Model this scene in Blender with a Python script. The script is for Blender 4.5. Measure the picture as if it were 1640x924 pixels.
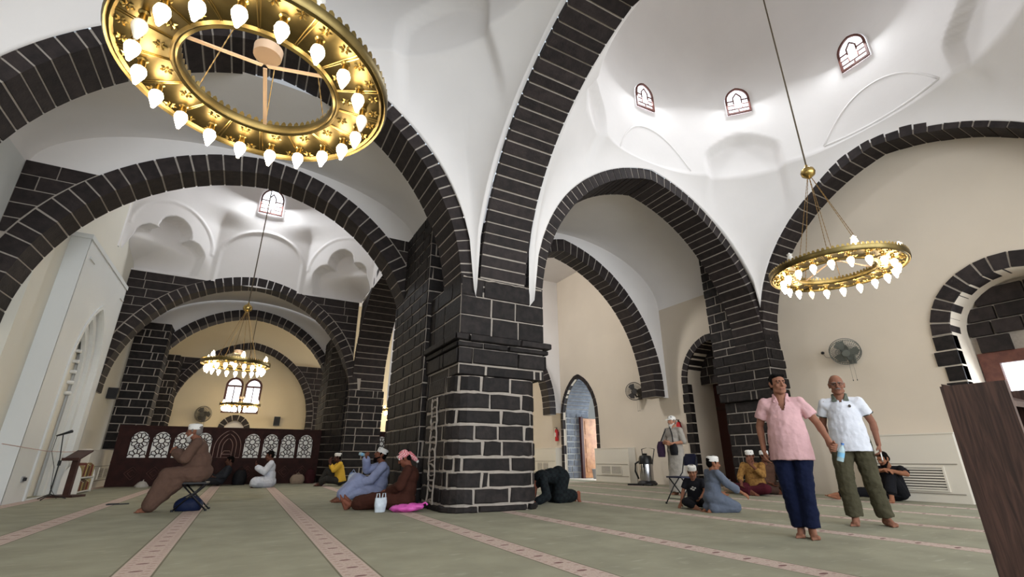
import bpy, bmesh, math, random
from math import pi, sin, cos, sqrt, atan2, acos, radians as RAD
from mathutils import Vector, Matrix, Euler

for _o in list(bpy.data.objects): bpy.data.objects.remove(_o, do_unlink=True)
random.seed(7)
SC = bpy.context.scene
COL = SC.collection

# ------------------------------------------------------------------ camera
CAM_H = 0.757
F_PX, W_PX = 745.0, 1640.0
def _n(v): return Vector(v).normalized()
_dy = _n((386-820, 735-462, F_PX))                 # hall axis (+Y) in camera coords (x right, y down, z forward)
_up = _n((0.0, -1.0, (735-462)/F_PX))
_dx = _dy.cross(_up)
if _dx.x < 0: _dx = -_dx
_Rw = Matrix((_dx, _dy, _up))                      # rows: world axes in camera coords
cd = bpy.data.cameras.new('camera'); cam = bpy.data.objects.new('camera', cd); COL.objects.link(cam)
cd.sensor_width = 36.0; cd.lens = F_PX/W_PX*36.0; cd.clip_start = 0.05; cd.clip_end = 200
_cr, _cu, _cb = _Rw @ Vector((1,0,0)), _Rw @ Vector((0,-1,0)), _Rw @ Vector((0,0,-1))
cam.matrix_world = Matrix(((_cr.x,_cu.x,_cb.x,0),(_cr.y,_cu.y,_cb.y,0),(_cr.z,_cu.z,_cb.z,CAM_H),(0,0,0,1)))
SC.camera = cam

# ------------------------------------------------------------------ world, large lights, exposure
SC.view_settings.view_transform = 'Standard'; SC.view_settings.look = 'None'
SC.view_settings.gamma = 1.0; SC.view_settings.use_curve_mapping = False
SC.view_settings.exposure = 0.0
wd = bpy.data.worlds.new('daylight'); SC.world = wd; wd.use_nodes = True
_bg = wd.node_tree.nodes['Background']; _bg.inputs[0].default_value = (0.80, 0.90, 1.0, 1); _bg.inputs[1].default_value = 1.0
def area_light(name, loc, target, sx, sy, power, color=(1,1,1)):
    l = bpy.data.lights.new(name, 'AREA'); l.shape = 'RECTANGLE'; l.size = sx; l.size_y = sy; l.energy = power; l.color = color
    o = bpy.data.objects.new(name, l); COL.objects.link(o); o.location = loc
    o.rotation_euler = (Vector(target)-Vector(loc)).to_track_quat('-Z', 'Y').to_euler()
    return o
# area lamps: daylight at the near window and far door, the rest added fill
area_light('courtyard_daylight', (4.0, -8.6, 3.6), (4.0, 5, 3.2), 15.0, 6.6, 1720, (0.90, 0.95, 1.0))  # added fill lamp, for an assumed open hall end behind the camera
area_light('window_daylight_near', (12.52, 2.55, 1.85), (6.0, 2.55, 0.6), 1.4, 1.4, 55, (0.80, 0.91, 1.0))
area_light('door_daylight_far', (14.6, 15.7, 1.6), (11.0, 16.2, 0.6), 1.6, 2.2, 160, (0.80, 0.91, 1.0))
area_light('window_daylight_far', (11.6, 22.6, 3.0), (0, 23.5, 2.6), 1.8, 2.4, 560, (0.97, 0.97, 0.95))  # added fill lamp for the far bay and end wall, no window stands here
area_light('dome_window_daylight_aisle', (4.9, 13.9, 8.2), (11.7, 13.6, 3.0), 0.9, 0.9, 270, (0.98, 0.96, 0.93))  # added fill lamp to brighten the right wall, this bay has no dome window

# ------------------------------------------------------------------ materials
def lin(c):
    return tuple((x/12.92 if x <= 0.04045 else ((x+0.055)/1.055)**2.4) for x in [v/255.0 for v in c])
MATS = {}
def mat(name, rgb, rough=0.7, metal=0.0, var=0.0, scale=4.0, bump=0.0, bscale=40.0, rnd=0.0, rgb2=None, spec=0.4, emit=None, estr=0.0, trans=0.0, alpha=1.0, detail=4.0):
    if name in MATS: return MATS[name]
    m = bpy.data.materials.new(name); m.use_nodes = True; MATS[name] = m
    nt = m.node_tree; b = nt.nodes['Principled BSDF']; c = lin(rgb)
    b.inputs['Base Color'].default_value = (*c, 1); b.inputs['Roughness'].default_value = rough; b.inputs['Metallic'].default_value = metal
    b.inputs['Specular IOR Level'].default_value = spec
    if trans: b.inputs['Transmission Weight'].default_value = trans
    if alpha < 1: b.inputs['Alpha'].default_value = alpha
    if emit: b.inputs['Emission Color'].default_value = (*lin(emit), 1); b.inputs['Emission Strength'].default_value = estr
    tc = nt.nodes.new('ShaderNodeTexCoord')
    src = None
    if var or rgb2:
        nz = nt.nodes.new('ShaderNodeTexNoise'); nz.inputs['Scale'].default_value = scale; nz.inputs['Detail'].default_value = detail
        nt.links.new(tc.outputs['Object'], nz.inputs['Vector'])
        mx = nt.nodes.new('ShaderNodeMix'); mx.data_type = 'RGBA'
        c2 = lin(rgb2) if rgb2 else tuple(max(0, x*(1-var)) for x in c)
        rp = nt.nodes.new('ShaderNodeMapRange'); rp.inputs[1].default_value = 0.35; rp.inputs[2].default_value = 0.65
        nt.links.new(nz.outputs['Fac'], rp.inputs[0]); nt.links.new(rp.outputs[0], mx.inputs[0])
        mx.inputs[6].default_value = (*c, 1); mx.inputs[7].default_value = (*c2, 1)
        src = mx.outputs[2]
    if rnd:
        oi = nt.nodes.new('ShaderNodeObjectInfo')
        mr = nt.nodes.new('ShaderNodeMapRange'); mr.inputs[3].default_value = 1-rnd; mr.inputs[4].default_value = 1+rnd
        nt.links.new(oi.outputs['Random'], mr.inputs[0])
        mu = nt.nodes.new('ShaderNodeMix'); mu.data_type = 'RGBA'; mu.blend_type = 'MULTIPLY'; mu.inputs[0].default_value = 1
        if src: nt.links.new(src, mu.inputs[6])
        else: mu.inputs[6].default_value = (*c, 1)
        cb = nt.nodes.new('ShaderNodeCombineColor')
        for i in range(3): nt.links.new(mr.outputs[0], cb.inputs[i])
        nt.links.new(cb.outputs[0], mu.inputs[7]); src = mu.outputs[2]
    if src: nt.links.new(src, b.inputs['Base Color'])
    if bump:
        n2 = nt.nodes.new('ShaderNodeTexNoise'); n2.inputs['Scale'].default_value = bscale; n2.inputs['Detail'].default_value = 5
        nt.links.new(tc.outputs['Object'], n2.inputs['Vector'])
        bp = nt.nodes.new('ShaderNodeBump'); bp.inputs['Strength'].default_value = bump; bp.inputs['Distance'].default_value = 0.01
        nt.links.new(n2.outputs['Fac'], bp.inputs['Height']); nt.links.new(bp.outputs[0], b.inputs['Normal'])
    return m
M_WHITE = mat('white_plaster', (230,226,224), 0.9, var=0.035, scale=1.2, bump=0.15, bscale=9, spec=0.2)
M_CREAM = mat('cream_plaster', (212,200,184), 0.9, var=0.04, scale=1.0, bump=0.12, bscale=9, spec=0.2)
M_YCREAM = mat('warm_cream_plaster', (218,202,170), 0.9, var=0.03, scale=1.0, spec=0.2)
M_LWHITE = mat('left_white_plaster', (212,213,211), 0.85, var=0.03, scale=1.0, bump=0.1, bscale=8, spec=0.2)
M_LCREAM = mat('left_cream_plaster', (216,211,198), 0.9, var=0.03, scale=1.0, spec=0.2)
M_STONE = mat('basalt', (50,43,42), 0.66, rgb2=(37,32,32), scale=7, bump=0.55, bscale=26, rnd=0.22, spec=0.22)
M_STONE2 = mat('basalt_rough', (41,36,35), 0.68, rgb2=(25,22,22), scale=9, bump=0.8, bscale=18, rnd=0.28, spec=0.22)
M_MORTAR = mat('mortar', (166,157,148), 0.95, var=0.12, scale=20, spec=0.1)
M_WOODD = mat('dark_walnut', (72,44,38), 0.45, rgb2=(56,34,30), scale=6, spec=0.4)
M_BRASS = mat('brass', (178,152,92), 0.28, metal=1.0)
M_WHITEP = mat('white_paint', (226,224,218), 0.5)
M_BLACK = mat('black_plastic', (22,22,24), 0.4)

# ------------------------------------------------------------------ object helpers
def link(o, parent=None):
    COL.objects.link(o)
    if parent is not None: o.parent = parent
    return o
def tag(o, label=None, cat=None, group=None, kind=None):
    if label: o['label'] = label
    if cat: o['category'] = cat
    if group: o['group'] = group
    if kind: o['kind'] = kind
    return o
def empty(name, loc=(0,0,0), rz=0, label=None, cat=None, group=None, kind=None):
    o = bpy.data.objects.new(name, None); COL.objects.link(o); o.location = loc; o.rotation_euler = (0,0,rz)
    o.empty_display_size = 0.1
    return tag(o, label, cat, group, kind)
def mesh_obj(name, verts, faces, m, parent=None, smooth=False):
    me = bpy.data.meshes.new(name); me.from_pydata([tuple(v) for v in verts], [], faces); me.update()
    if smooth:
        for p in me.polygons: p.use_smooth = True
    if m is not None: me.materials.append(m)
    return link(bpy.data.objects.new(name, me), parent)
class MB:
    """collects simple solids, then links them as one mesh object"""
    def __init__(s): s.v = []; s.f = []
    def add(s, vs, fs):
        k = len(s.v); s.v += [tuple(v) for v in vs]; s.f += [tuple(i+k for i in f) for f in fs]; return s
    def box(s, x0, x1, y0, y1, z0, z1, mtx=None):
        vs = [Vector((x,y,z)) for z in (z0,z1) for y in (y0,y1) for x in (x0,x1)]
        if mtx: vs = [mtx @ v for v in vs]
        return s.add(vs, [(0,2,3,1),(4,5,7,6),(0,1,5,4),(2,6,7,3),(0,4,6,2),(1,3,7,5)])
    def tube(s, pts, r, n=8, cap=True):
        pts = [Vector(p) for p in pts]; rs = r if isinstance(r, (list,tuple)) else [r]*len(pts)
        rings = []; ref = None
        for i, p in enumerate(pts):
            d = (pts[min(i+1,len(pts)-1)] - pts[max(i-1,0)]).normalized()
            if ref is None: ref = Vector((0,0,1)) if abs(d.z) < 0.9 else Vector((1,0,0))
            a = d.cross(ref).normalized(); b = d.cross(a).normalized(); ref = b.cross(d) if False else ref
            rings.append([p + (a*cos(2*pi*j/n) + b*sin(2*pi*j/n))*rs[i] for j in range(n)])
        vs = [v for q in rings for v in q]; fs = []
        for i in range(len(pts)-1):
            for j in range(n):
                fs.append((i*n+j, i*n+(j+1)%n, (i+1)*n+(j+1)%n, (i+1)*n+j))
        if cap: fs.append(tuple(range(n))[::-1]); fs.append(tuple((len(pts)-1)*n+j for j in range(n)))
        return s.add(vs, fs)
    def lathe(s, prof, n=24, c=(0,0,0), closed=False):
        vs = []; fs = []; m = len(prof)
        for (r,z) in prof:
            for j in range(n): vs.append((c[0]+r*cos(2*pi*j/n), c[1]+r*sin(2*pi*j/n), c[2]+z))
        for i in range(m if closed else m-1):
            for j in range(n):
                a, b = i*n, ((i+1) % m)*n
                fs.append((a+j, a+(j+1)%n, b+(j+1)%n, b+j))
        return s.add(vs, fs)
    def prism(s, poly, d0, d1, f):
        """poly of (u,v); f(u,v,d)->xyz"""
        n = len(poly); vs = [f(u,v,d0) for u,v in poly] + [f(u,v,d1) for u,v in poly]
        fs = [tuple(range(n))[::-1], tuple(range(n,2*n))] + [(i,(i+1)%n,n+(i+1)%n,n+i) for i in range(n)]
        return s.add(vs, fs)
    def build(s, name, m, parent=None, smooth=False):
        o = mesh_obj(name, s.v, s.f, m, parent, smooth)
        return o
def fix_normals(o):
    bm = bmesh.new(); bm.from_mesh(o.data); bmesh.ops.recalc_face_normals(bm, faces=bm.faces); bm.to_mesh(o.data); bm.free(); return o
def shade_auto(o, ang=40):
    for p in o.data.polygons: p.use_smooth = True
    o.data.set_sharp_from_angle(angle=RAD(ang)); return o

# ------------------------------------------------------------------ arches of wedge stones
def arc_pt(a, e, z0, t, ring=0.0):
    """t in [-1,1]; pointed arch of half span a, centres offset e; t=0 crown, |t|=1 spring"""
    R_ = a+e+ring; phi = (1-abs(t))*acos(e/R_)
    u = -e + R_*cos(phi); return (u if t >= 0 else -u, z0 + R_*sin(phi))
def arch_len(a, e): return (a+e)*acos(e/(a+e))
def prof(a, e, z0, ring, zs, n):
    """list of (intrados, extrados) pairs along the arch from its left foot to its right foot, with straight legs down to zs"""
    out = []; L = arch_len(a,e); leg = max(z0-zs, 0); tot = L+leg
    for i in range(n+1):
        s = (i/n*2-1)*tot; sg = 1 if s >= 0 else -1; q = abs(s)
        if q <= L:
            t = q/L*sg; out.append((arc_pt(a,e,z0,t), arc_pt(a,e,z0,t,ring)))
        else:
            d = q-L; out.append(((sg*a, z0-d), (sg*(a+ring), z0-d)))
    return out
def mapper(axis, c):
    if axis == 'Y': return lambda u,z,p: (c+u, p, z)     # arch standing in a plane Y = const
    return lambda u,z,p: (p, c+u, z)                     # arch standing in a plane X = const
def stone_arch(label, axis, c, p0, p1, a, e, z0, ring, zs=None, n=52, gap=0.014, tmin=0, tmax=None, m=None, name='stone_arch', zsl=None):
    root = empty(name, (0,0,0), label=label, cat='arch', kind='structure')
    f = mapper(axis, c); zs = z0 if zs is None else zs; tmax = n if tmax is None else tmax
    core = prof(a+0.014, e, z0, ring-0.028, zs, 64); vs = []; fs = []
    k0, k1 = int(64*tmin/n), int(math.ceil(64*tmax/n))
    q0, q1 = p0+0.014, p1-0.014
    core = core[k0:k1+1]
    for (i_, x_) in core: vs += [f(*i_, q0), f(*x_, q0), f(*x_, q1), f(*i_, q1)]
    for i in range(len(core)-1):
        for j in range(4): fs.append((i*4+j, i*4+(j+1)%4, i*4+4+(j+1)%4, i*4+4+j))
    fs += [(0,1,2,3), tuple(len(vs)-4+j for j in (3,2,1,0))]
    fix_normals(mesh_obj('mortar', vs, fs, M_MORTAR, root))
    K = 40; fine = prof(a, e, z0, ring, zs, n*K); tot = len(fine)-1
    L2 = 2*(arch_len(a,e)+max(z0-zs,0)); gK = gap/L2*tot
    cuts = [i*K + (random.uniform(-0.13,0.13)*K if 0 < i < n else 0) for i in range(n+1)]
    for i in range(tmin, tmax):
        s0, s1 = int(round(cuts[i]+gK)), int(round(cuts[i+1]-gK)); pr = random.uniform(-0.006,0.006)
        s0 = max(0,min(tot,s0)); s1 = max(0,min(tot,s1)); mid = (s0+s1)//2
        vv = []; ch = 0.008
        def shift(pt, d):                 # move the stone face a little along the ring's depth
            (ui,zi),(ux,zx) = fine[pt]; l = sqrt((ux-ui)**2+(zx-zi)**2) or 1; k = d/l
            return (ui-(ux-ui)*k, zi-(zx-zi)*k), (ux, zx)
        for pt in (s0, s1):
            i_, x_ = shift(pt, pr)
            vv += [f(*i_, p0+pr), f(*x_, p0+pr), f(*x_, p1-pr), f(*i_, p1-pr)]
        mesh_obj('brick', vv, [(0,1,2,3),(7,6,5,4),(0,4,5,1),(1,5,6,2),(2,6,7,3),(3,7,4,0)], m or M_STONE, root)
    return root

# ------------------------------------------------------------------ coursed stone along a plan outline
def offset_pt(P, i, d, closed):
    n = len(P); a = Vector(P[i-1]) if (closed or i > 0) else None; b = Vector(P[i]); c = Vector(P[(i+1)%n]) if (closed or i < n-1) else None
    def nrm(u, v):
        t = (v-u); t.normalize(); return Vector((t.y, -t.x))
    if a is None: return b + nrm(b,c)*d
    if c is None: return b + nrm(a,b)*d
    n1, n2 = nrm(a,b), nrm(b,c); m_ = n1+n2
    if m_.length < 1e-6: return b+n1*d
    m_.normalize(); return b + m_*(d/max(0.35, m_.dot(n1)))
def coursed(root, outline, zs, lens, closed=True, off=None, gap=0.012, m=None, ranges=None, stuff_ranges=None, seed=1, proud=0.018, depth=0.08, irregular=0.004, wob=0.0):
    """outline: plan polygon counter-clockwise (outside on its right hand); every stone of every course one part"""
    rnd = random.Random(seed); P = [Vector(p) for p in outline]; n = len(P)
    segs = n if closed else n-1
    L = [0.0]
    for i in range(segs): L.append(L[-1] + (P[(i+1)%n]-P[i]).length)
    tot = L[-1]
    def at_s(s, d):
        s = max(0, min(tot, s))
        for i in range(segs):
            if s <= L[i+1]+1e-9:
                k = (s-L[i])/max(1e-9, L[i+1]-L[i])
                return offset_pt(P, i, d, closed).lerp(offset_pt(P, (i+1)%n, d, closed), k)
    stuff = MB()
    for ci in range(len(zs)-1):
        z0, z1 = zs[ci], zs[ci+1]; o0 = off[ci] if off else 0.0
        s = -rnd.uniform(0, lens[1]*0.6); joints = []
        while s < tot:
            if s > 0.06 and s < tot-0.06: joints.append(s)
            s += rnd.choice((rnd.uniform(*lens), rnd.uniform(*lens), rnd.uniform(0.09, 0.16)) if rnd.random() < 0.35 else (rnd.uniform(*lens),))
        joints = [0.0]+joints+[tot]
        for a, b in zip(joints[:-1], joints[1:]):
            mid = (a+b)/2; pr = o0 + proud + rnd.uniform(-irregular, irregular)*1.5
            inr = ranges is None or any(a < r1-.02 and b > r0+.02 for r0, r1 in ranges)
            ins = stuff_ranges is not None and any(r0 <= mid <= r1 for r0, r1 in stuff_ranges)
            if not (inr or ins): continue
            g = gap; ss = [a+g] + [l for l in L if a+g+0.02 < l < b-g-0.02] + [b-g]
            za, zb = z0+g+rnd.uniform(-irregular,irregular), z1-g+rnd.uniform(-irregular,irregular)
            c = 0.012
            k = len(ss); vs = []
            tl, tr = rnd.uniform(-wob,wob)*1.6, rnd.uniform(-wob,wob)*1.6
            if wob and b-a > 0.2:
                ex = [a+g+(b-a-2*g)*q for q in (0.25,0.5,0.75)]; ss = sorted(ss+[e_ for e_ in ex if all(abs(e_-l_) > .03 for l_ in ss)]); k = len(ss)
            za0, zb0 = za, zb
            for s_ in ss:
                za, zb = za0+rnd.uniform(-wob,wob), zb0+rnd.uniform(-wob,wob); sh = tl if s_ == ss[0] else tr if s_ == ss[-1] else 0
                ins_ = min(max(s_, a+g+c), b-g-c)
                pb = at_s(s_, o0-depth); pm = at_s(s_, pr-c); pf = at_s(ins_, pr); pb2, pm2, pf2 = (at_s(s_+sh, o0-depth), at_s(s_+sh, pr-c), at_s(ins_+sh, pr)) if sh else (pb, pm, pf)
                vs += [(pb.x,pb.y,za),(pm.x,pm.y,za),(pf.x,pf.y,za+c),(pf2.x,pf2.y,zb-c),(pm2.x,pm2.y,zb),(pb2.x,pb2.y,zb)]
            fs = []
            for i in range(k-1):
                for j in range(5): fs.append((i*6+j, (i+1)*6+j, (i+1)*6+j+1, i*6+j+1))
            fs.append((0,1,2,3,4,5)); fs.append(tuple((k-1)*6+j for j in (5,4,3,2,1,0)))
            if inr: mesh_obj('brick', vs, fs, m or M_STONE2, root)
            else: stuff.add(vs, fs)
    if stuff.v:
        o = stuff.build('stonework', m or M_STONE2, root); o['kind'] = 'stuff'
def core_prism(root, outline, z0, z1, inset=0.0, m=None, name='mortar'):
    n = len(outline); P = [offset_pt([Vector(p) for p in outline], i, -inset, True) for i in range(n)]
    b = MB(); b.prism([(p.x,p.y) for p in P], z0, z1, lambda u,v,d: (u,v,d))
    return fix_normals(b.build(name, m or M_MORTAR, root))
def rrect(x0, x1, y0, y1, r, k=5):
    """counter-clockwise rounded rectangle, starting on the front (low y) side"""
    if r <= 0: return [(x0,y0),(x1,y0),(x1,y1),(x0,y1)]
    out = []
    for cx, cy, a0 in ((x0+r,y0+r,pi),(x1-r,y0+r,1.5*pi),(x1-r,y1-r,0),(x0+r,y1-r,0.5*pi)):
        for i in range(k+1):
            a = a0+i/k*pi/2; out.append((cx+r*cos(a), cy+r*sin(a)))
    return out

# ------------------------------------------------------------------ flat walls with holes
def holed_wall(name, outer, holes, f, d0, d1, m, label, reveal=True, rm=None, parent=None, cat='wall', kind='structure'):
    """outer/holes: (u,v) loops; f(u,v,d)->xyz; d0 the room face, d1 the outer face (reveals span d0..d1)"""
    bm = bmesh.new(); edges = []
    for lp in [outer]+holes:
        vs = [bm.verts.new(f(u,v,d0)) for u,v in lp]
        edges += [bm.edges.new((vs[i], vs[(i+1)%len(vs)])) for i in range(len(vs))]
    bmesh.ops.triangle_fill(bm, edges=edges, use_beauty=True, use_dissolve=False)
    if reveal:
        for lp in holes:
            n = len(lp); a = [bm.verts.new(f(u,v,d0)) for u,v in lp]; b = [bm.verts.new(f(u,v,d1)) for u,v in lp]
            for i in range(n): bm.faces.new((a[i], a[(i+1)%n], b[(i+1)%n], b[i]))
    me = bpy.data.meshes.new(name); bm.to_mesh(me); bm.free(); me.materials.append(m)
    o = link(bpy.data.objects.new(name, me), parent)
    if label: tag(o, label, cat, None, kind)
    return o
def arch_loop(c, a, e, z0, zb, n=20):
    pts = [(c-a, zb)] + [(c+arc_pt(a,e,z0,-1+2*i/n)[0], arc_pt(a,e,z0,-1+2*i/n)[1]) for i in range(n+1)] + [(c+a, zb)]
    return pts

# ================================================================== THE SETTING
LC, RC = -0.47, 7.83                    # centre lines of the two naves
XW_R, XW_L, XW_L2 = 11.77, -4.25, -3.85 # right wall, left wall near, left wall beyond the second arch
Y1, YC = 7.05, 3.72

# ---- floor: carpet with printed prayer-row stripes
STR = [-3.4, -1.95, -0.53, 0.86, 2.30, 3.73, 5.85, 7.40, 9.0, 10.5]
def carpet_material():
    m = bpy.data.materials.new('carpet'); m.use_nodes = True; nt = m.node_tree; N = nt.nodes; b = N['Principled BSDF']
    b.inputs['Roughness'].default_value = 0.95; b.inputs['Specular IOR Level'].default_value = 0.12
    def math_(op, a, c=None, **k):
        n = N.new('ShaderNodeMath'); n.operation = op
        for i, v in enumerate((a, c)):
            if v is None: continue
            if isinstance(v, (int, float)): n.inputs[i].default_value = v
            else: nt.links.new(v, n.inputs[i])
        return n.outputs[0]
    def mixc(f, a, c):
        n = N.new('ShaderNodeMix'); n.data_type = 'RGBA'
        nt.links.new(f, n.inputs[0])
        for i, v in ((6,a),(7,c)):
            if isinstance(v, tuple): n.inputs[i].default_value = (*v, 1)
            else: nt.links.new(v, n.inputs[i])
        return n.outputs[2]
    tc = N.new('ShaderNodeTexCoord'); sp = N.new('ShaderNodeSeparateXYZ'); nt.links.new(tc.outputs['Object'], sp.inputs[0])
    X, Y = sp.outputs[0], sp.outputs[1]
    d = None
    for s in STR:
        q = math_('ABSOLUTE', math_('SUBTRACT', X, s)); d = q if d is None else math_('MINIMUM', d, q)
    stripe = math_('LESS_THAN', d, 0.115); edge = math_('LESS_THAN', math_('ABSOLUTE', math_('SUBTRACT', d, 0.124)), 0.007)
    n1 = N.new('ShaderNodeTexNoise'); n1.inputs['Scale'].default_value = 2.2; n1.inputs['Detail'].default_value = 5; nt.links.new(tc.outputs['Object'], n1.inputs['Vector'])
    n2 = N.new('ShaderNodeTexNoise'); n2.inputs['Scale'].default_value = 55; nt.links.new(tc.outputs['Object'], n2.inputs['Vector'])
    mp = N.new('ShaderNodeMapping'); mp.inputs['Scale'].default_value = (3.0, 9.0, 1); nt.links.new(tc.outputs['Object'], mp.inputs[0])
    n3 = N.new('ShaderNodeTexNoise'); n3.inputs['Scale'].default_value = 1.3; n3.inputs['Detail'].default_value = 3; nt.links.new(mp.outputs[0], n3.inputs['Vector'])
    r1 = N.new('ShaderNodeMapRange'); r1.inputs[1].default_value = .35; r1.inputs[2].default_value = .7; nt.links.new(n1.outputs[0], r1.inputs[0])
    green = mixc(r1.outputs[0], lin((152,150,131)), lin((137,135,118)))
    r3 = N.new('ShaderNodeMapRange'); r3.inputs[1].default_value = .60; r3.inputs[2].default_value = .74; r3.inputs[4].default_value = .5; nt.links.new(n3.outputs[0], r3.inputs[0])
    green = mixc(r3.outputs[0], green, lin((172,170,152)))
    # rosettes and leaves printed on the stripe
    fy = math_('ABSOLUTE', math_('SUBTRACT', math_('FRACT', math_('MULTIPLY', Y, 1/0.30)), 0.5))
    ros = math_('LESS_THAN', math_('ADD', math_('POWER', math_('MULTIPLY', fy, 0.30/0.020), 2.0), math_('POWER', math_('MULTIPLY', d, 1/0.045), 2.0)), 1.0)
    fy2 = math_('ABSOLUTE', math_('SUBTRACT', math_('FRACT', math_('ADD', math_('MULTIPLY', Y, 1/0.10), .3)), 0.5))
    dd = math_('ABSOLUTE', math_('SUBTRACT', d, 0.075))
    lf = math_('LESS_THAN', math_('ADD', math_('POWER', math_('MULTIPLY', fy2, 0.10/0.013), 2.0), math_('POWER', math_('MULTIPLY', dd, 1/0.022), 2.0)), 1.0)
    r2 = N.new('ShaderNodeMapRange'); r2.inputs[1].default_value = .4; r2.inputs[2].default_value = .65; nt.links.new(n2.outputs[0], r2.inputs[0])
    pink = mixc(r2.outputs[0], lin((192,173,163)), lin((176,157,147)))
    pink = mixc(math_('MULTIPLY', lf, 0.5), pink, lin((140,112,104)))
    pink = mixc(math_('MULTIPLY', ros, 0.85), pink, lin((98,58,62)))
    col = mixc(stripe, green, pink); col = mixc(math_('MULTIPLY', edge, 0.75), col, lin((100,92,78)))
    nt.links.new(col, b.inputs['Base Color'])
    bp = N.new('ShaderNodeBump'); bp.inputs['Strength'].default_value = .35; bp.inputs['Distance'].default_value = .004
    n4 = N.new('ShaderNodeTexNoise'); n4.inputs['Scale'].default_value = 260; nt.links.new(tc.outputs['Object'], n4.inputs['Vector'])
    nt.links.new(n4.outputs[0], bp.inputs['Height']); nt.links.new(bp.outputs[0], b.inputs['Normal'])
    return m
fl = MB().box(-6.5, 15.5, -9.5, 27.5, -0.12, 0.0).build('floor', carpet_material())
tag(fl, 'sage green carpet floor with pink patterned stripes running to the far screen', 'floor', kind='structure')

# ---- right wall with a far door niche, a near doorway and a window niche
def fR(u, v, d): return (d, u, v)                 # u = Y, v = Z, d = X
DOOR = dict(c=15.85, a=1.10, e=0.62, z0=2.35)
DWAY = dict(c=9.15, a=1.00, e=0.18, z0=2.95)
WIN = dict(c=2.62, a=1.00, e=0.0, z0=3.05)
ZT = 9.0
holes = [arch_loop(zb=0.001, **DOOR), arch_loop(zb=0.001, **DWAY), arch_loop(zb=0.92, **WIN)]
wr = holed_wall('wall_right', [(-9.2,0),(26,0),(26,ZT),(-9.2,ZT)], holes, fR, XW_R, XW_R+1.3, M_CREAM, 'long cream plastered wall with door niche, doorway and arched window niche')
# outside air beyond the right wall openings
mesh_obj('outer_court', [(17,-9,0.0),(17,27,0.0),(17,27,6),(17,-9,6)], [(0,1,2,3)], mat('court_wall',(206,206,204),0.9))
tag(bpy.data.objects['outer_court'], 'pale court wall glimpsed outside the open far door', 'wall', kind='structure')

# ---- left wall (near part) and left wall beyond the second arch
w = MB().box(XW_L-0.3, XW_L, -9.2, 11.0, 0, ZT).build('wall_left', M_LWHITE); tag(w, 'white plastered left wall before the second stone arch', 'wall', kind='structure')
w = MB().box(XW_L2-0.5, XW_L2, 10.96, 26, 0, ZT).build('wall_left_far', M_LCREAM); tag(w, 'cream left wall beside the white prayer niche portal', 'wall', kind='structure')
# ---- end wall
YE = 25.3
def fE(u, v, d): return (u, d, v)
ENW = [(-0.815, 0.36), (-0.03, 0.36)]
eh = [arch_loop(c, a, 0.02, 3.98, 2.72) for c, a in ENW] + [arch_loop(-0.52, 0.42, 0.05, 1.95, 0.5)]
w = holed_wall('wall_end', [(-4.2,0),(12.2,0),(12.2,ZT),(-4.2,ZT)], eh, fE, YE, YE+0.35, M_YCREAM, 'warm cream end wall with paired arched windows above a small niche')

# ---- plaster vaults and domes
def vault_band(name, label, x0, x1, y0, y1, zs, rise, m=M_WHITE, n=40):
    c, h = (x0+x1)/2, (x1-x0)/2; vs = []; fs = []
    for i in range(n+1):
        t = pi - i/n*pi; x, z = c+h*cos(t), zs+rise*sin(t); vs += [(x,y0,z),(x,y1,z)]
    for i in range(n): fs.append((2*i,2*i+1,2*i+3,2*i+2))
    o = mesh_obj(name, vs, fs, m, smooth=True); return tag(o, label, 'vault', kind='structure')
vault_band('ceiling_vault', 'white barrel vault between the two largest left stone arches', -4.25, 2.95, 7.85, 10.6, 5.75, 1.40)
vault_band('ceiling_vault', 'white barrel vault behind the large right transverse arch', 4.40, XW_R, 7.85, 11.2, 5.55, 2.0)
vault_band('ceiling_vault', 'white barrel vault between the two far left arches', -3.85, 2.9, 17.4, 20.4, 4.9, 1.75)
# flat ceilings over the parts of the hall that stay out of sight
def flat_ceiling(label, x0, x1, y0, y1, z):
    o = MB().box(x0, x1, y0, y1, z, z+0.1).build('ceiling', M_WHITE); tag(o, label, 'ceiling', kind='structure')
flat_ceiling('white ceiling behind the near domes', -4.4, 11.9, -9.2, 0.25, 7.7)
flat_ceiling('white ceiling over the far right bays', 3.3, 11.9, 11.0, 26, 8.6)
flat_ceiling('white ceiling above the far left arches', -4.2, 3.3, 20.2, 26, 7.4)

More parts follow.
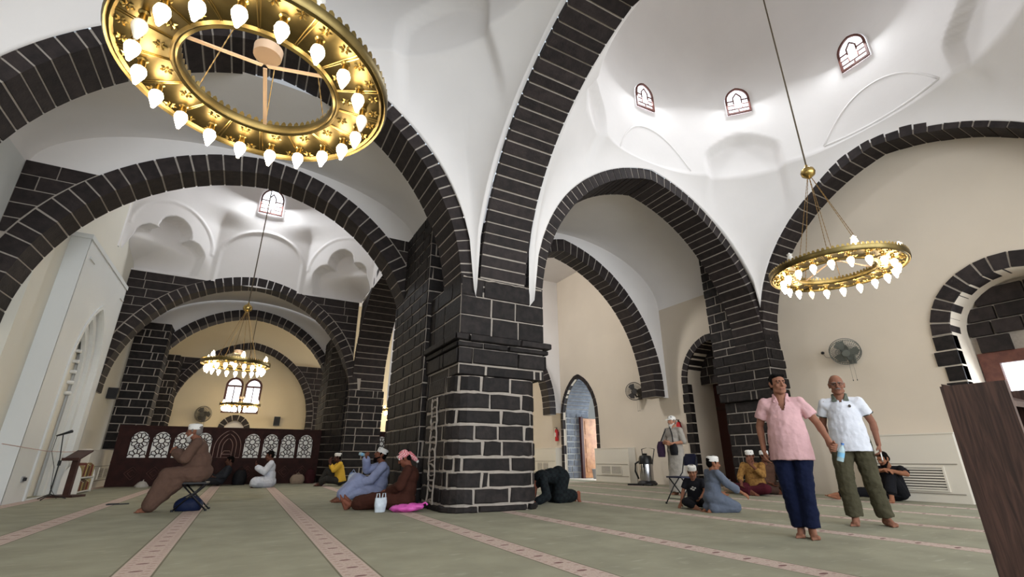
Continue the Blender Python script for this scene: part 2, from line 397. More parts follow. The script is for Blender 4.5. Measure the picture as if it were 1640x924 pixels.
def smooth01(x, a, b):
    t = max(0.0, min(1.0, (x-a)/(b-a))); return t*t*(3-2*t)
def dome_bay(name, label, cx, cy, hxp, hxm, hy, ring_y, ring_x, a_y, a_x, e, z0, zc, rc, zd, rise, niche=0.2, n=384, open_q=0):
    """pendentives from the four arches up to a ring at zc, drum to zd, dome of given rise; diagonal niches are real hollows"""
    rows = []; RP, RD, RM = 34, 30, 18; 
    def nmask(th, z):
        d = (th % (pi/2)) - pi/4; s = d*rc
        if abs(s) > 0.95: return 0.0
        ztop = 8.35 + 0.55*(1-(abs(s)/0.95)**1.7)
        return smooth01(0.95-abs(s), 0.0, 0.22)*smooth01(ztop-z, 0.0, 0.14)*smooth01(z, 6.4, 8.1)
    ths = [2*pi*(j+.5)/n for j in range(n)]; zb = []; rsq = []
    def zext(a, ring, u):
        R_ = a+e+ring; q = R_*R_-(abs(u)+e)**2; return z0 + (sqrt(q) if q > 0 else 0.0)
    for th in ths:
        hx = hxp if cos(th) > 0 else hxm
        rx, ry = hx/max(1e-6,abs(cos(th))), hy/max(1e-6,abs(sin(th)))
        if rx < ry: rsq.append(rx); zb.append(zext(a_x, ring_x, rx*sin(th)))
        else: rsq.append(ry); zb.append(zext(a_y, ring_y, ry*cos(th)))
    for j, th in enumerate(ths):
        if sin(th) < -0.05 and cos(th)*open_q > 0: zb[j] = max(zb[j], 7.3)
    for r in range(RP+1):
        t = r/RP; row = []
        for j, th in enumerate(ths):
            Z = zb[j]+(zc-zb[j])*t; hx = hxp if cos(th) > 0 else hxm; rk2 = hx*hx+hy*hy; kz = (rk2-rc*rc)/(zc-z0)**2; rs = sqrt(max(rc*rc*.98, rk2-kz*(Z-z0)**2)); p = 26.0
            rr = (rsq[j]**-p + rs**-p)**(-1/p)
            if t == 0: rr = min(rsq[j], rs)
            rr += nmask(th, Z)*niche; row.append((cx+rr*cos(th), cy+rr*sin(th), Z))
        rows.append(row)
    for r in range(1, RD+1):
        z = zc + (zd-zc)*r/RD; rows.append([(cx+(rc+nmask(th,z)*niche)*cos(th), cy+(rc+nmask(th,z)*niche)*sin(th), z) for th in ths])
    for r in range(1, RM+1):
        p = r/RM*pi/2; rr = max(0.02, rc*cos(p)); rows.append([(cx+rr*cos(th), cy+rr*sin(th), zd+rise*sin(p)) for th in ths])
    vs = [v for row in rows for v in row]; fs = []
    for r in range(len(rows)-1):
        for j in range(n): fs.append((r*n+j, r*n+(j+1)%n, (r+1)*n+(j+1)%n, (r+1)*n+j))
    o = mesh_obj(name, vs, fs, M_WHITE, smooth=True); return tag(o, label, 'dome', kind='structure')
DL = dome_bay('ceiling_dome', 'white dome on pendentives over the big brass ring chandelier', LC, YC, 3.67, 3.78, 3.33, 0.28, 0.11, 3.33, 3.33, 0.6, 3.4, 7.72, 3.40, 10.55, 3.0, open_q=1)
DR = dome_bay('ceiling_dome', 'white dome with small lattice windows above the right chandelier', RC, YC, 3.36, 3.69, 3.33, 0.28, 0.11, 3.33, 3.33, 0.6, 3.4, 7.72, 3.40, 10.55, 3.0, open_q=-1)

# octagonal drum of the second left bay, with trefoil squinch hollows
def octagon_bay(cx, cy, rx, ry, z0, z1, zd, rise):
    n = 480; rows = []
    def orad(th):
        q = ((th+pi/8) % (pi/4)) - pi/8; return 1/cos(q)
    def sqr(th): return 1/max(abs(cos(th)), abs(sin(th)))
    def mask(th, z):
        d = (th % (pi/2)) - pi/4; s = d*3.1; zz = z-z0
        if abs(s) > 1.05: return 0
        def blob(sx, sz, r): return smooth01(r-sqrt((s-sx)**2+(zz-sz)**2), 0, 0.05)
        k = max(blob(-0.55,0.62,0.42), blob(0.55,0.62,0.42), blob(0,1.12,0.46), blob(0,0.75,0.5))
        if abs(s) < 0.97 and zz < 0.62: k = max(k, smooth01(0.97-abs(s),0,0.05))
        return k*smooth01(zz,0.04,0.10)
    def relief(th, z):
        d = ((th+pi/4) % (pi/2)) - pi/4; s = d*3.1; zz = z-z0
        q = abs(sqrt(s*s+max(0,zz-0.9)**2)-1.12) if zz > 0.9 else abs(abs(s)-1.12)
        k = -0.035*(1-smooth01(q,0.02,0.06)) if abs(s) < 1.25 else 0
        d2 = (th % (pi/2)) - pi/4; s2 = d2*3.1
        q2 = abs(sqrt(s2*s2+max(0,zz-0.85)**2)-1.17) if zz > 0.85 else 9
        if abs(s2) < 1.3: k += -0.03*(1-smooth01(q2,0.02,0.06))
        return k
    R1 = 60
    for r in range(R1+1):
        row = []
        for j in range(n):
            th = 2*pi*j/n; zst = z0+1.0*smooth01(-sin(th),0.2,0.6); z = zst+(z1-zst)*r/R1; b = smooth01(z, z1-0.7, z1); ks = smooth01(z, z0, z0+0.75); k = (sqr(th)*(1-ks)+orad(th)*ks)*(1-b)+b; dd = mask(th,z)*0.42+relief(th,z)
            row.append((cx+(rx*k+dd)*cos(th), cy+(ry*k+dd)*sin(th), z))
        rows.append(row)
    for r in range(1, 20):
        z = z1+(zd-z1)*r/19; rows.append([(cx+rx*cos(2*pi*j/n), cy+ry*sin(2*pi*j/n), z) for j in range(n)])
    for r in range(1, 17):
        p = r/16*pi/2; c_ = max(.01,cos(p)); rows.append([(cx+rx*c_*cos(2*pi*j/n), cy+ry*c_*sin(2*pi*j/n), zd+rise*sin(p)) for j in range(n)])
    vs = [v for row in rows for v in row]; fs = []
    for r in range(len(rows)-1):
        for j in range(n): fs.append((r*n+j, r*n+(j+1)%n, (r+1)*n+(j+1)%n, (r+1)*n+j))
    o = mesh_obj('ceiling_dome', vs, fs, M_WHITE, smooth=True); tag(o, 'white octagonal drum with trefoil squinches over the middle left bay', 'dome', kind='structure')
octagon_bay(LC, 13.93, 3.39, 2.93, 6.12, 8.7, 10.0, 2.6)

# blind arch mouldings on the right dome's drum (raised plaster ribs)
def drum_rib(label, cx, cy, r, th0, half, zb, zt, rad=0.028, base=False):
    pts = []
    for i in range(25):
        t = -1+2*i/24; th = th0+half*t; z = zb+(zt-zb)*(1-abs(t)**2.1)
        pts.append((cx+(r+0.01)*cos(th), cy+(r+0.01)*sin(th), z))
    b = MB().tube(pts, rad, 6)
    if base: b.tube([(cx+(r+0.01)*cos(th0+half*t), cy+(r+0.01)*sin(th0+half*t), zb) for t in (-1,-.6,-.2,.2,.6,1)], rad, 6)
    o = b.build('trim_rib', M_WHITE, smooth=True); tag(o, label, 'moulding', kind='structure')
drum_rib('raised plaster rib arching on the drum over the right transverse arch', RC, YC, 3.40, RAD(88), RAD(20), 7.85, 8.95)
drum_rib('raised plaster rib arching on the drum above the right wall arch', RC, YC, 3.40, RAD(-5), RAD(20), 7.85, 8.8, base=True)

# ---- arches
stone_arch('large basalt transverse arch behind the big brass chandelier', 'Y', LC, 7.05, 7.90, 3.33, 0.6, 3.4, 0.28, n=54)
stone_arch('large basalt arch spanning from central pier to right wall', 'Y', RC, 7.05, 7.90, 3.33, 0.6, 3.4, 0.28, n=54)
stone_arch('basalt arch sweeping from the central pier up over the viewer', 'X', YC, 3.20, 4.13, 3.33, 0.6, 3.4, 0.11, n=54, zs=3.4, tmin=25)
beam = MB().box(3.20, 4.13, -9.2, 3.52, 7.26, 7.75).build('ceiling_beam', M_STONE); tag(beam, 'long dark stone beam overhead continuing the sweeping arch', 'beam', kind='structure')
stone_arch('basalt wall arch on the right wall over the fan', 'X', YC, 11.17, 11.80, 3.33, 0.6, 3.4, 0.28, n=46, zs=3.4)
stone_arch('second basalt transverse arch with thick ring in the left nave', 'Y', -0.50, 10.30, 10.95, 3.50, 0.26, 2.9, 0.38, n=42, zs=2.85)
stone_arch('slender basalt arch on a wall corbel beside the far right door', 'Y', RC, 10.90, 11.50, 3.28, 0.85, 2.85, 0.40, n=48, zs=2.6)
stone_arch('third basalt arch framing the far end of the left nave', 'Y', LC, 16.85, 17.45, 3.33, 0.2, 2.65, 0.29, n=46, zs=2.5)
stone_arch('fourth basalt arch behind the hanging ring chandelier', 'Y', LC+0.08, 20.20, 20.75, 3.1, 0.2, 2.7, 0.28, n=40, zs=2.3)
stone_arch('last basalt arch against the cream end wall', 'Y', LC+0.14, 25.00, 25.32, 2.75, 0.49, 2.5, 0.28, n=40, zs=1.9)
stone_arch('basalt side arch between the central pier and the far pier', 'X', 13.9, 2.92, 4.00, 2.97, 0.6, 3.0, 0.24, n=44, zs=2.6)
stone_arch('far basalt arch glimpsed right of the far pier', 'Y', RC, 16.85, 17.4, 3.2, 0.3, 2.7, 0.30, n=40, zs=2.5)

# ---- stone spandrels: courses of squared stones in a plane around an arch
def spandrel(label, axis, c, p, lo, hi, zs, a, e, z0, ring, sides=(-1,1), seed=3, lens=(0.42,0.85), m=None, dirn=-1):
    root = empty('stone_spandrel', label=label, cat='wall', kind='structure'); f = mapper(axis, c); rnd = random.Random(seed)
    def ux(z):
        if z <= z0: return a+ring
        R_ = a+e+ring; q = R_*R_-(z-z0)**2; return max(0.0, sqrt(q)-e) if q > 0 else 0.0
    for sd in sides:
        lim = hi if sd > 0 else -lo
        poly = [(sd*lim, zs[0]), (sd*lim, zs[-1])] + [(sd*(ux(zs[-1]+(zs[0]-zs[-1])*i/20)-0.02), zs[-1]+(zs[0]-zs[-1])*i/20) for i in range(21)]
        b = MB(); b.prism(poly, p+0.02, p+0.25, lambda u,v,d: f(u,v,d)); fix_normals(b.build('mortar', M_MORTAR, root))
        for z_0, z_1 in zip(zs[:-1], zs[1:]):
            u = lim; g = 0.012; first = True
            while True:
                ea, eb = ux(z_0+g)+0.03, ux(z_1-g)+0.03
                if u-max(ea,eb) < 0.05 and u-min(ea,eb) < 0.12: break
                L = rnd.uniform(*lens)*(0.6 if first else 1); first = False
                v0 = u-L; last = v0 - max(ea,eb) < 0.12
                ia, ib = (ea, eb) if last else (v0, v0)
                A = [(sd*u-(sd*g), z_0+g), (sd*ia+(sd*g), z_0+g), (sd*ib+(sd*g), z_1-g), (sd*u-(sd*g), z_1-g)]
                if sd*A[1][0] < sd*A[0][0] or sd*A[2][0] < sd*A[3][0]:
                    bb = MB(); pr = rnd.uniform(-.006,.006); bb.prism(A, p+pr, p+0.10, lambda q,v,d: f(q,v,d))
                    mesh_obj('brick', bb.v, bb.f, m or M_STONE, root)
                if last: break
                u = v0
    return root
def crs(z0, z1, h):
    n = max(1, round((z1-z0)/h)); return [z0+(z1-z0)*i/n for i in range(n+1)]
spandrel('squared basalt stones filling the corners of the third left arch', 'Y', LC, 16.85, -3.38, 3.33, crs(2.6,6.12,0.27), 3.33, 0.2, 2.65, 0.29)
spandrel('squared basalt stones filling the corners of the second left arch', 'Y', -0.50, 10.30, -3.75, 3.6, crs(2.95,5.78,0.27), 3.50, 0.26, 2.9, 0.38, seed=5)
spandrel('squared basalt stones flanking the last arch on end wall', 'Y', LC+0.14, 25.05, -3.5, 3.3, crs(2.0,5.05,0.27), 2.75, 0.49, 2.5, 0.28, seed=6)
spandrel('squared basalt stones beside the side arch at far pier', 'X', 13.9, 2.96, -2.9, 2.95, crs(3.0,6.12,0.27), 2.97, 0.6, 3.0, 0.24, sides=(1,), seed=8)
# plain plaster above the arches
def tympanum(label, c, p, lo, hi, zb, zt, a, e, z0, ring, m=M_WHITE):
    def zx(u):
        R_ = a+e+ring; q = R_*R_-(abs(u)+e)**2; return max(zb, z0+(sqrt(q) if q > 0 else -9)-0.03)
    us = [lo+(hi-lo)*i/60 for i in range(61)]; vs = []; fs = []
    for u in us: vs += [(c+u, p, min(zx(u),zt)), (c+u, p, zt)]
    for i in range(60): fs.append((2*i,2*i+1,2*i+3,2*i+2))
    o = mesh_obj('wall_tympanum', vs, fs, m); tag(o, label, 'wall', kind='structure')
tympanum('white plaster above the second left arch', -0.50, 10.42, -3.75, 3.4, 5.75, 7.6, 3.50, 0.26, 2.9, 0.38)
tympanum('white plaster around the slender right arch', RC, 11.0, -3.3, 3.94, 2.6, 8.6, 3.28, 0.85, 2.85, 0.40)
tympanum('white plaster above the fourth left arch', LC+.08, 20.45, -3.5, 3.3, 2.3, 7.4, 3.1, 0.2, 2.7, 0.28)
tympanum('white plaster above the third left arch from behind', LC, 17.2, -3.4, 3.35, 5.6, 6.3, 3.33, 0.2, 2.65, 0.29)
tympanum('white plaster above the far right arch', RC, 17.1, -3.6, 3.94, 2.6, 8.6, 3.2, 0.3, 2.7, 0.30)

# ---- piers
P1 = empty('stone_pier', label='massive basalt pier with white mortar joints and moulded capital in the centre', cat='pier', kind='structure')
lo_out = rrect(2.80, 4.40, 7.03, 8.60, 0.34)
core_prism(P1, lo_out, 0.0, 2.04, 0.0)
coursed(P1, lo_out, [-0.01,0.10,0.34,0.57,0.79,1.03,1.27,1.51,1.78,2.06], (0.34,0.95), gap=0.017, seed=11, irregular=0.008, wob=0.009, proud=0.016, off=[0.045,0.012,0,0,0,0,0,0,0])
up_out = rrect(2.86, 4.49, 7.05, 8.55, 0.0)
core_prism(P1, up_out, 2.07, 3.76, 0.0)
coursed(P1, up_out, [2.05,2.23,2.50,2.60,2.73,3.07,3.42,3.75], (0.4,0.95), off=[-0.01,0.03,0.055,0.095,0,0,0], seed=12, gap=0.011, wob=0.003)
bk_out = rrect(2.76, 4.58, 8.57, 10.93, 0.0)
core_prism(P1, bk_out, 0.0, 5.8, 0.0)
_p = 1.82
coursed(P1, bk_out, crs(0.0,5.8,0.26), (0.30,0.7), seed=13, gap=0.012, wob=0.006, ranges=[(0,1.82),(_p*2+2.36,_p*2+2.36*2+.1)], stuff_ranges=[(_p,_p+2.36)])

P2 = empty('stone_pier', label='basalt wall pier with stepped capital behind the man in pink', cat='pier', kind='structure')
p2lo = rrect(11.27, 11.80, 7.10, 8.55, 0.0); core_prism(P2, p2lo, 0, 2.14)
coursed(P2, p2lo, crs(0,2.16,0.27), (0.3,0.75), seed=21, ranges=[(0,0.53),(0.53*2+1.45,9)])
p2up = rrect(11.17, 11.80, 7.05, 8.60, 0.0); core_prism(P2, p2up, 2.18, 3.8)
coursed(P2, p2up, [2.16,2.40,2.66,2.90,3.12,3.40,3.60,3.82,4.10], (0.35,0.9), seed=22, off=[0.0,0.03,0.0,0.04,0.02,0,0,0], ranges=[(0,0.63),(0.63*2+1.55,9)])
p2st = rrect(11.17, 11.80, 7.9, 8.60, 0.0); core_prism(P2, p2st, 3.8, 6.5)
coursed(P2, p2st, crs(4.10,6.45,0.26), (0.3,0.6), seed=23, ranges=[(0.63*2+0.7,9)])

P3 = empty('stone_pier', label='far basalt pier between wooden screen and central pier', cat='pier', kind='structure')
p3 = rrect(2.88, 4.03, 16.85, 18.4, 0.0); core_prism(P3, p3, 0, 3.0)
coursed(P3, p3, crs(0,3.0,0.25), (0.35,0.85), seed=31, ranges=[(0,1.15),(1.15*2+1.55,9)], stuff_ranges=[(1.15,2.70)])
p3b = [(2.88,17.0),(2.88,20.3),(2.34,20.3),(2.34,18.25)]; core_prism(P3, p3b, 0, 5.2)
coursed(P3, [(2.34,20.3),(2.34,18.25),(2.80,17.02)], crs(0,5.2,0.25), (0.35,0.8), closed=False, seed=32)

PL = empty('stone_pier', label='basalt wall pier at left behind the wooden screen', cat='pier', kind='structure')
pl = rrect(-3.90, -2.92, 19.6, 20.4, 0.0); core_prism(PL, pl, 0, 5.2)
coursed(PL, pl, crs(0,5.2,0.26), (0.35,0.8), seed=41, ranges=[(0,0.98+0.8)])
PE = empty('stone_pier', label='narrow basalt wall pier against the end wall', cat='pier', kind='structure')
pe = rrect(-3.90, -2.98, 23.9, 25.1, 0.0); core_prism(PE, pe, 0, 4.9)
coursed(PE, pe, crs(0,4.9,0.27), (0.35,0.7), seed=42, ranges=[(0,0.92+1.2)])
# rough mortar seam running down the inner corner of the central pier, and smears on its impost
rs_ = random.Random(5); sm_ = MB(); yA, yB = 7.70, 7.98
for y_ in (yA, yB):
    sm_.tube([(2.776+rs_.uniform(-.004,.004), y_+rs_.uniform(-.025,.025), 0.03+i*0.095) for i in range(19)], [rs_.uniform(.012,.022) for i in range(19)], 6)
for i in range(15):
    z_ = 0.06+i*0.115+rs_.uniform(-.03,.03); sm_.tube([(2.776, yA, z_), (2.774, (yA+yB)/2, z_+rs_.uniform(-.05,.05)), (2.776, yB, z_+rs_.uniform(-.06,.06))], rs_.uniform(.010,.018), 5)
sm_.build('mortar_seam', M_MORTAR, P1)
sm_ = MB(); sm_.tube([(2.88+i*0.08, 7.036, 3.755+rs_.uniform(-.012,.008)-0.0) for i in range(21)], [rs_.uniform(.006,.022) for i in range(21)], 6); sm_.build('mortar_smear', M_MORTAR, P1)

# ================================================================== WINDOWS, DOORS, NICHES
M_GLOW = mat('daylit_pane', (255,255,255), 0.5, emit=(238,245,255), estr=2.6)
M_WFRAME = mat('red_brown_frame', (104,62,52), 0.5, rgb2=(84,48,42), scale=8)
M_GREYST = mat('door_jamb_stone', (120,124,132), 0.7, rgb2=(96,100,110), scale=6, bump=0.5, bscale=22, rnd=0.15)
M_LMORT = mat('light_mortar', (208,208,205), 0.95)
M_DOORW = mat('orange_wood', (182,128,84), 0.4, rgb2=(150,96,60), scale=5)

def dome_window(k, label, cx, cy, r, th, zb, zt, w):
    """small arched lattice window set on a drum; local u across, v up"""
    root = empty('window_%d' % k, label=label, cat='window', kind='structure')
    C = Vector((cx+r*cos(th), cy+r*sin(th), 0)); nrm = Vector((-cos(th), -sin(th), 0)); tan = Vector((-sin(th), cos(th), 0))
    f = lambda u, v, d: tuple(C + tan*u + nrm*d + Vector((0,0,v)))
    z0 = zb+(zt-zb)*0.55; a = w/2
    lo_ = arch_loop(0, a, 0.25*a, z0, zb, 12); li = arch_loop(0, a-0.05, 0.25*a, z0, zb+0.05, 12)
    b = MB(); b.prism(lo_, 0.0, 0.03, f); fix_normals(b.build('pane', M_GLOW, root))
    b = MB(); n = len(lo_)
    for i in range(n):
        j = (i+1)%n; A, B, Ci, D = lo_[i], lo_[j], li[j], li[i]
        b.add([f(*A,0),f(*B,0),f(*Ci,0.02),f(*D,0.02),f(*A,0.07),f(*B,0.07),f(*Ci,0.07),f(*D,0.07)], [(4,5,6,7),(0,4,7,3),(1,2,6,5),(0,1,5,4),(3,7,6,2)])
    fix_normals(b.build('frame', M_WFRAME, root))
    t = 0.019; h = zt-zb
    for (u0,v0,u1,v1) in [(-a+.04,.18,a-.04,.18),(-a+.04,.34,-.1,.34),(.1,.34,a-.04,.34),(-a+.04,.5,-.1,.5),(.1,.5,a-.04,.5),(-.1,.18,-.1,.62),(.1,.18,.1,.62),(-.1,.62,0,.78),(.1,.62,0,.78),(0,.05,0,.18)]:
        A = Vector(f(u0, zb+v0*h, .05)); B = Vector(f(u1, zb+v1*h, .05)); MB().tube([A,B], t, 6).build('glazing_bar', M_WFRAME, root)
    return root
dome_window(1, 'small arched lattice window in the right dome, nearest the sweeping arch', RC, YC, 3.40, RAD(88), 9.55, 10.40, 0.60)
dome_window(2, 'small arched lattice window in the right dome above the transverse arch end', RC, YC, 3.40, RAD(42.5), 9.55, 10.40, 0.60)
dome_window(3, 'small arched lattice window in the right dome, highest beside the hanging rod', RC, YC, 3.40, RAD(-3), 9.50, 10.35, 0.62)
dome_window(4, 'bright arched window in the middle left drum above the hanging wire', LC, 13.93, 2.90, RAD(91), 8.85, 9.85, 0.74)
# the daylight these windows let in
for (cx, cy, r, th, z) in ((RC,YC,3.3,-3,10),(RC,YC,3.3,42.5,10),(RC,YC,3.3,88,10),(LC,13.93,2.8,91,9.4)):
    t_ = RAD(th); area_light('window_daylight', (cx+(r-.1)*cos(t_), cy+(r-.1)*sin(t_), z), (cx, cy, z-3), 0.5, 0.7, (185 if cx < 0 else 60), (0.92,0.96,1.0))

# paired windows of the end wall
for k, (c, a) in enumerate(ENW):
    root = empty('window_%d' % (5+k), label=['left of the two bright arched windows on the end wall','right of the two bright arched windows on the end wall'][k], cat='window', kind='structure')
    f = lambda u, v, d: (u, YE+0.30-d, v)
    lo_ = arch_loop(c, a, 0.02, 3.98, 2.72, 12)
    b = MB(); b.prism(lo_, -0.03, 0.0, f); fix_normals(b.build('pane', M_GLOW, root))
    li = arch_loop(c, a-0.09, 0.02, 3.98, 2.80, 12); b = MB(); n = len(lo_)
    for i in range(n):
        j = (i+1)%n; A, B, Ci, D = lo_[i], lo_[j], li[j], li[i]
        b.add([f(*A,0),f(*B,0),f(*Ci,0),f(*D,0),f(*A,.1),f(*B,.1),f(*Ci,.1),f(*D,.1)], [(4,5,6,7),(3,7,6,2),(0,1,5,4),(1,2,6,5),(0,4,7,3)])
    fix_normals(b.build('frame', M_WFRAME, root))
    MB().box(c-a+.05, c+a-.05, YE+.18, YE+.26, 3.92, 4.0).build('transom', M_WFRAME, root)
    MB().box(c-.02, c+.02, YE+.2, YE+.26, 2.8, 3.92).build('mullion', M_WFRAME, root)
# stone ring round the end wall niche
stone_arch('small basalt ring around the niche in the end wall', 'Y', -0.52, YE-0.06, YE+0.05, 0.42, 0.05, 1.95, 0.24, n=15, zs=1.2, gap=0.014)
b = MB().box(-1.1, 0.1, YE+.33, YE+.37, 0.4, 2.6).build('wall_niche', M_WHITE); tag(b, 'white plastered back of the small end wall niche', 'niche', kind='structure')

# ---- near window niche on the right wall
root = stone_arch('basalt ring around the near window niche on right wall', 'X', WIN['c'], XW_R-0.05, XW_R+0.42, WIN['a'], 0.0, WIN['z0'], 0.30, n=15, zs=WIN['z0'], gap=0.014)
jb = empty('stone_jamb', label='rough basalt jamb blocks down the side of the near window niche', cat='stone', kind='structure')
for sd in (-1, 1):
    for i in range(7):
        z1 = WIN['z0']-0.02-i*0.30; wd_ = 0.26+0.05*((i*7+sd)%3)
        ya, yb = (WIN['c']+sd*WIN['a'], WIN['c']+sd*(WIN['a']+wd_)); MB().box(XW_R-0.04, XW_R+0.2, min(ya,yb), max(ya,yb), z1-0.265, z1).build('brick', M_STONE2, jb)
tp = empty('stone_tympanum', label='broken basalt tympanum stones above the bright near window', cat='stone', kind='structure')
def WX(y, z, d): return (12.62-d, y, z)
yy = WIN['c']
for (y0,y1,z0_,z1_) in [(0.62,0.98,3.06,3.33),(0.18,0.60,3.06,3.33),(-0.3,0.16,3.06,3.33),(-0.98,-0.32,3.06,3.33),(0.5,0.93,3.35,3.62),(-.05,0.48,3.35,3.62),(-.93,-.07,3.35,3.62),(0.0,0.74,3.64,3.98),(-.74,-.02,3.64,3.98),(0.42,0.90,2.72,3.04),(-.98,-.4,2.72,3.04)]:
    bb = MB(); bb.prism([(yy+y0+.01,z0_),(yy+y1-.01,z0_),(yy+y1-.01,z1_-.015),(yy+y0+.01,z1_-.015)], 0, 0.12, WX); fix_normals(bb.build('brick', M_STONE, tp))
MB().box(12.60, 12.66, yy-1.0, yy+1.0, 2.62, 4.1).build('mortar', M_MORTAR, tp)
wn = empty('window_7', label='wood framed bright window deep in the near right niche', cat='window', kind='structure')
MB().box(12.66, 12.72, yy-.85, yy+.85, 1.0, 2.62).build('pane', M_GLOW, wn)
for (y0,y1,z0_,z1_) in [(.70,.98,.92,2.72),(-.98,-.70,.92,2.72),(-.7,.7,2.5,2.72),(-.7,.7,.92,1.1),(-.07,.07,1.1,2.5)]:
    MB().box(12.56, 12.66, yy+y0, yy+y1, z0_, z1_).build('frame', M_WFRAME, wn)
MB().box(12.58, 12.64, yy-.7, yy+.7, 1.82, 1.88).build('rail', M_WFRAME, wn)

# ---- far door niche on the right wall
stone_arch('slim basalt ring around the pointed far door niche', 'X', DOOR['c'], XW_R-0.04, XW_R+0.10, DOOR['a'], DOOR['e'], DOOR['z0'], 0.15, n=27, zs=0.0, gap=0.012)
stone_arch('grey stone lining of the pointed far door niche', 'X', DOOR['c'], XW_R+0.11, XW_R+1.30, DOOR['a']-0.02, DOOR['e'], DOOR['z0'], 0.18, n=27, zs=DOOR['z0'], gap=0.012, m=M_GREYST)
jm = empty('stone_jamb', label='grey squared stones lining the far door niche', cat='stone', kind='structure')
yj = DOOR['c']+DOOR['a']
coursed(jm, [(XW_R+0.12, yj-0.03), (XW_R+1.30, yj-0.03)], crs(0.0, 3.6, 0.245), (0.28,0.6), closed=False, m=M_GREYST, seed=51, gap=0.014)
MB().box(XW_R+0.1, XW_R+1.3, yj-0.02, yj+0.1, 0, 3.7).build('mortar', M_LMORT, jm)
hd = empty('door_1', label='orange wooden door leaf standing open in the far stone niche', cat='door', kind='structure')
MB().box(12.66, 13.62, yj-0.16, yj-0.10, 0.02, 2.40).build('leaf', M_DOORW, hd)
MB().box(12.54, 12.66, yj-0.18, yj-0.05, 0.0, 2.46).build('frame', mat('dark_red_wood',(70,34,30),0.5), hd)
for z0_ in (0.25, 1.0, 1.75): MB().box(12.76, 13.52, yj-0.175, yj-0.16, z0_, z0_+0.55).build('panel', M_DOORW, hd)
b = MB().box(12.2, 13.1, yj-0.9, yj-0.4, 0.0, 0.0).v
bin_ = empty('waste_bin', (12.75, yj-0.75, 0), label='small grey bin standing inside the far door niche', cat='bin')
bb = MB(); bb.lathe([(0.11,0),(0.15,0.36),(0.155,0.37),(0.14,0.37),(0.10,0.02),(0.0,0.02)], 20); bb.build('body', mat('grey_plastic',(150,150,152),0.5), bin_, smooth=True)
bb = MB(); bb.lathe([(0.158,0.355),(0.168,0.365),(0.158,0.378),(0.148,0.37)], 20, closed=True); bb.build('rim', mat('grey_plastic',(150,150,152),0.5), bin_, smooth=True)

# ---- near doorway beside the wall pier
stone_arch('dark basalt ring over the doorway beside the wall pier', 'X', DWAY['c'], XW_R-0.05, XW_R+0.65, DWAY['a'], DWAY['e'], DWAY['z0'], 0.20, n=17, zs=DWAY['z0'], gap=0.014)
jb = empty('stone_jamb', label='rough basalt blocks down the edge of the doorway', cat='stone', kind='structure')
for i in range(10):
    z1 = DWAY['z0']-0.02-i*0.292; y0 = DWAY['c']+DWAY['a']; MB().box(XW_R-0.045, XW_R+0.15, y0-0.01, y0+0.19+0.03*(i%3), z1-0.26, z1).build('brick', M_STONE2, jb)
dd = empty('door_2', label='dark wooden door edge inside the doorway by wall pier', cat='door', kind='structure')
MB().box(12.9, 13.0, DWAY['c']-1.0, DWAY['c']+1.0, 0, 3.9).build('leaf', mat('dark_red_wood',(70,34,30),0.5), dd)
MB().box(12.84, 12.9, DWAY['c']-.9, DWAY['c']+.95, 2.2, 2.3).build('rail', M_WOODD, dd)
bw = MB().box(11.9, 13.05, DWAY['c']-1.3, DWAY['c']-0.99, 0, 3.9).build('wall_reveal', M_CREAM); tag(bw, 'cream reveal inside the doorway by wall pier', 'wall', kind='structure')
st_ = empty('stone_tympanum', label='dark stone infill at the top of the doorway', cat='stone', kind='structure')
coursed(st_, [(12.35, DWAY['c']+1.0), (12.35, DWAY['c']-1.0)], [2.93,3.2,3.47,3.74,4.0], (0.3,0.6), closed=False, m=M_STONE, seed=61)
MB().box(12.36, 12.45, DWAY['c']-1.0, DWAY['c']+1.0, 2.93, 4.05).build('mortar', M_MORTAR, st_)

# ---- white prayer niche portal on the left wall
pt = empty('wall_portal', label='tall white plaster portal with ribbed prayer niche on left wall', cat='portal', kind='structure')
NI = dict(c=14.05, a=0.98, e=0.75, z0=2.55)
o = holed_wall('front', [(12.0,0),(15.6,0),(15.6,5.12),(12.0,5.12)], [arch_loop(zb=0.001, **NI)], fR, -3.52, -3.66, M_LWHITE, None, parent=pt)
MB().box(-3.86, -3.52, 11.99, 12.02, 0, 5.12).build('side', M_LWHITE, pt); MB().box(-3.86, -3.52, 15.58, 15.61, 0, 5.12).build('side', M_LWHITE, pt)
MB().box(-3.86, -3.50, 11.97, 15.63, 5.10, 5.2).build('top_ledge', M_LWHITE, pt)
def arch_frame(c, a, e, z0, zb, w, d0, d1, name, m, parent, n=20):
    lo_ = arch_loop(c, a+w, e, z0, zb, n); li = arch_loop(c, a, e, z0, zb, n); b = MB(); f = fR
    for i in range(len(lo_)-1):
        A, B, Ci, D = lo_[i], lo_[i+1], li[i+1], li[i]
        b.add([f(*A,d0),f(*B,d0),f(*Ci,d0),f(*D,d0),f(*A,d1),f(*B,d1),f(*Ci,d1),f(*D,d1)], [(4,5,6,7),(0,4,5,1),(3,2,6,7)])
    return fix_normals(b.build(name, m, parent))
arch_frame(NI['c'], NI['a']+0.02, NI['e'], NI['z0'], 0.0, 0.09, -3.53, -3.49, 'niche_moulding', M_LWHITE, pt)
arch_frame(NI['c'], NI['a']-0.17, NI['e']*.9, NI['z0']-.02, 0.0, 0.17, -3.70, -3.62, 'niche_moulding', M_LWHITE, pt)
arch_frame(NI['c'], NI['a']-0.34, NI['e']*.8, NI['z0']-.04, 0.0, 0.20, -3.78, -3.70, 'niche_moulding', M_LWHITE, pt)
bb = MB(); NN = 16; vs = []; fs = []
rows_ = [0.0, 0.8, 1.6, 2.45] + [2.45+1.5*sin(i/8*pi/2) for i in range(1,9)]
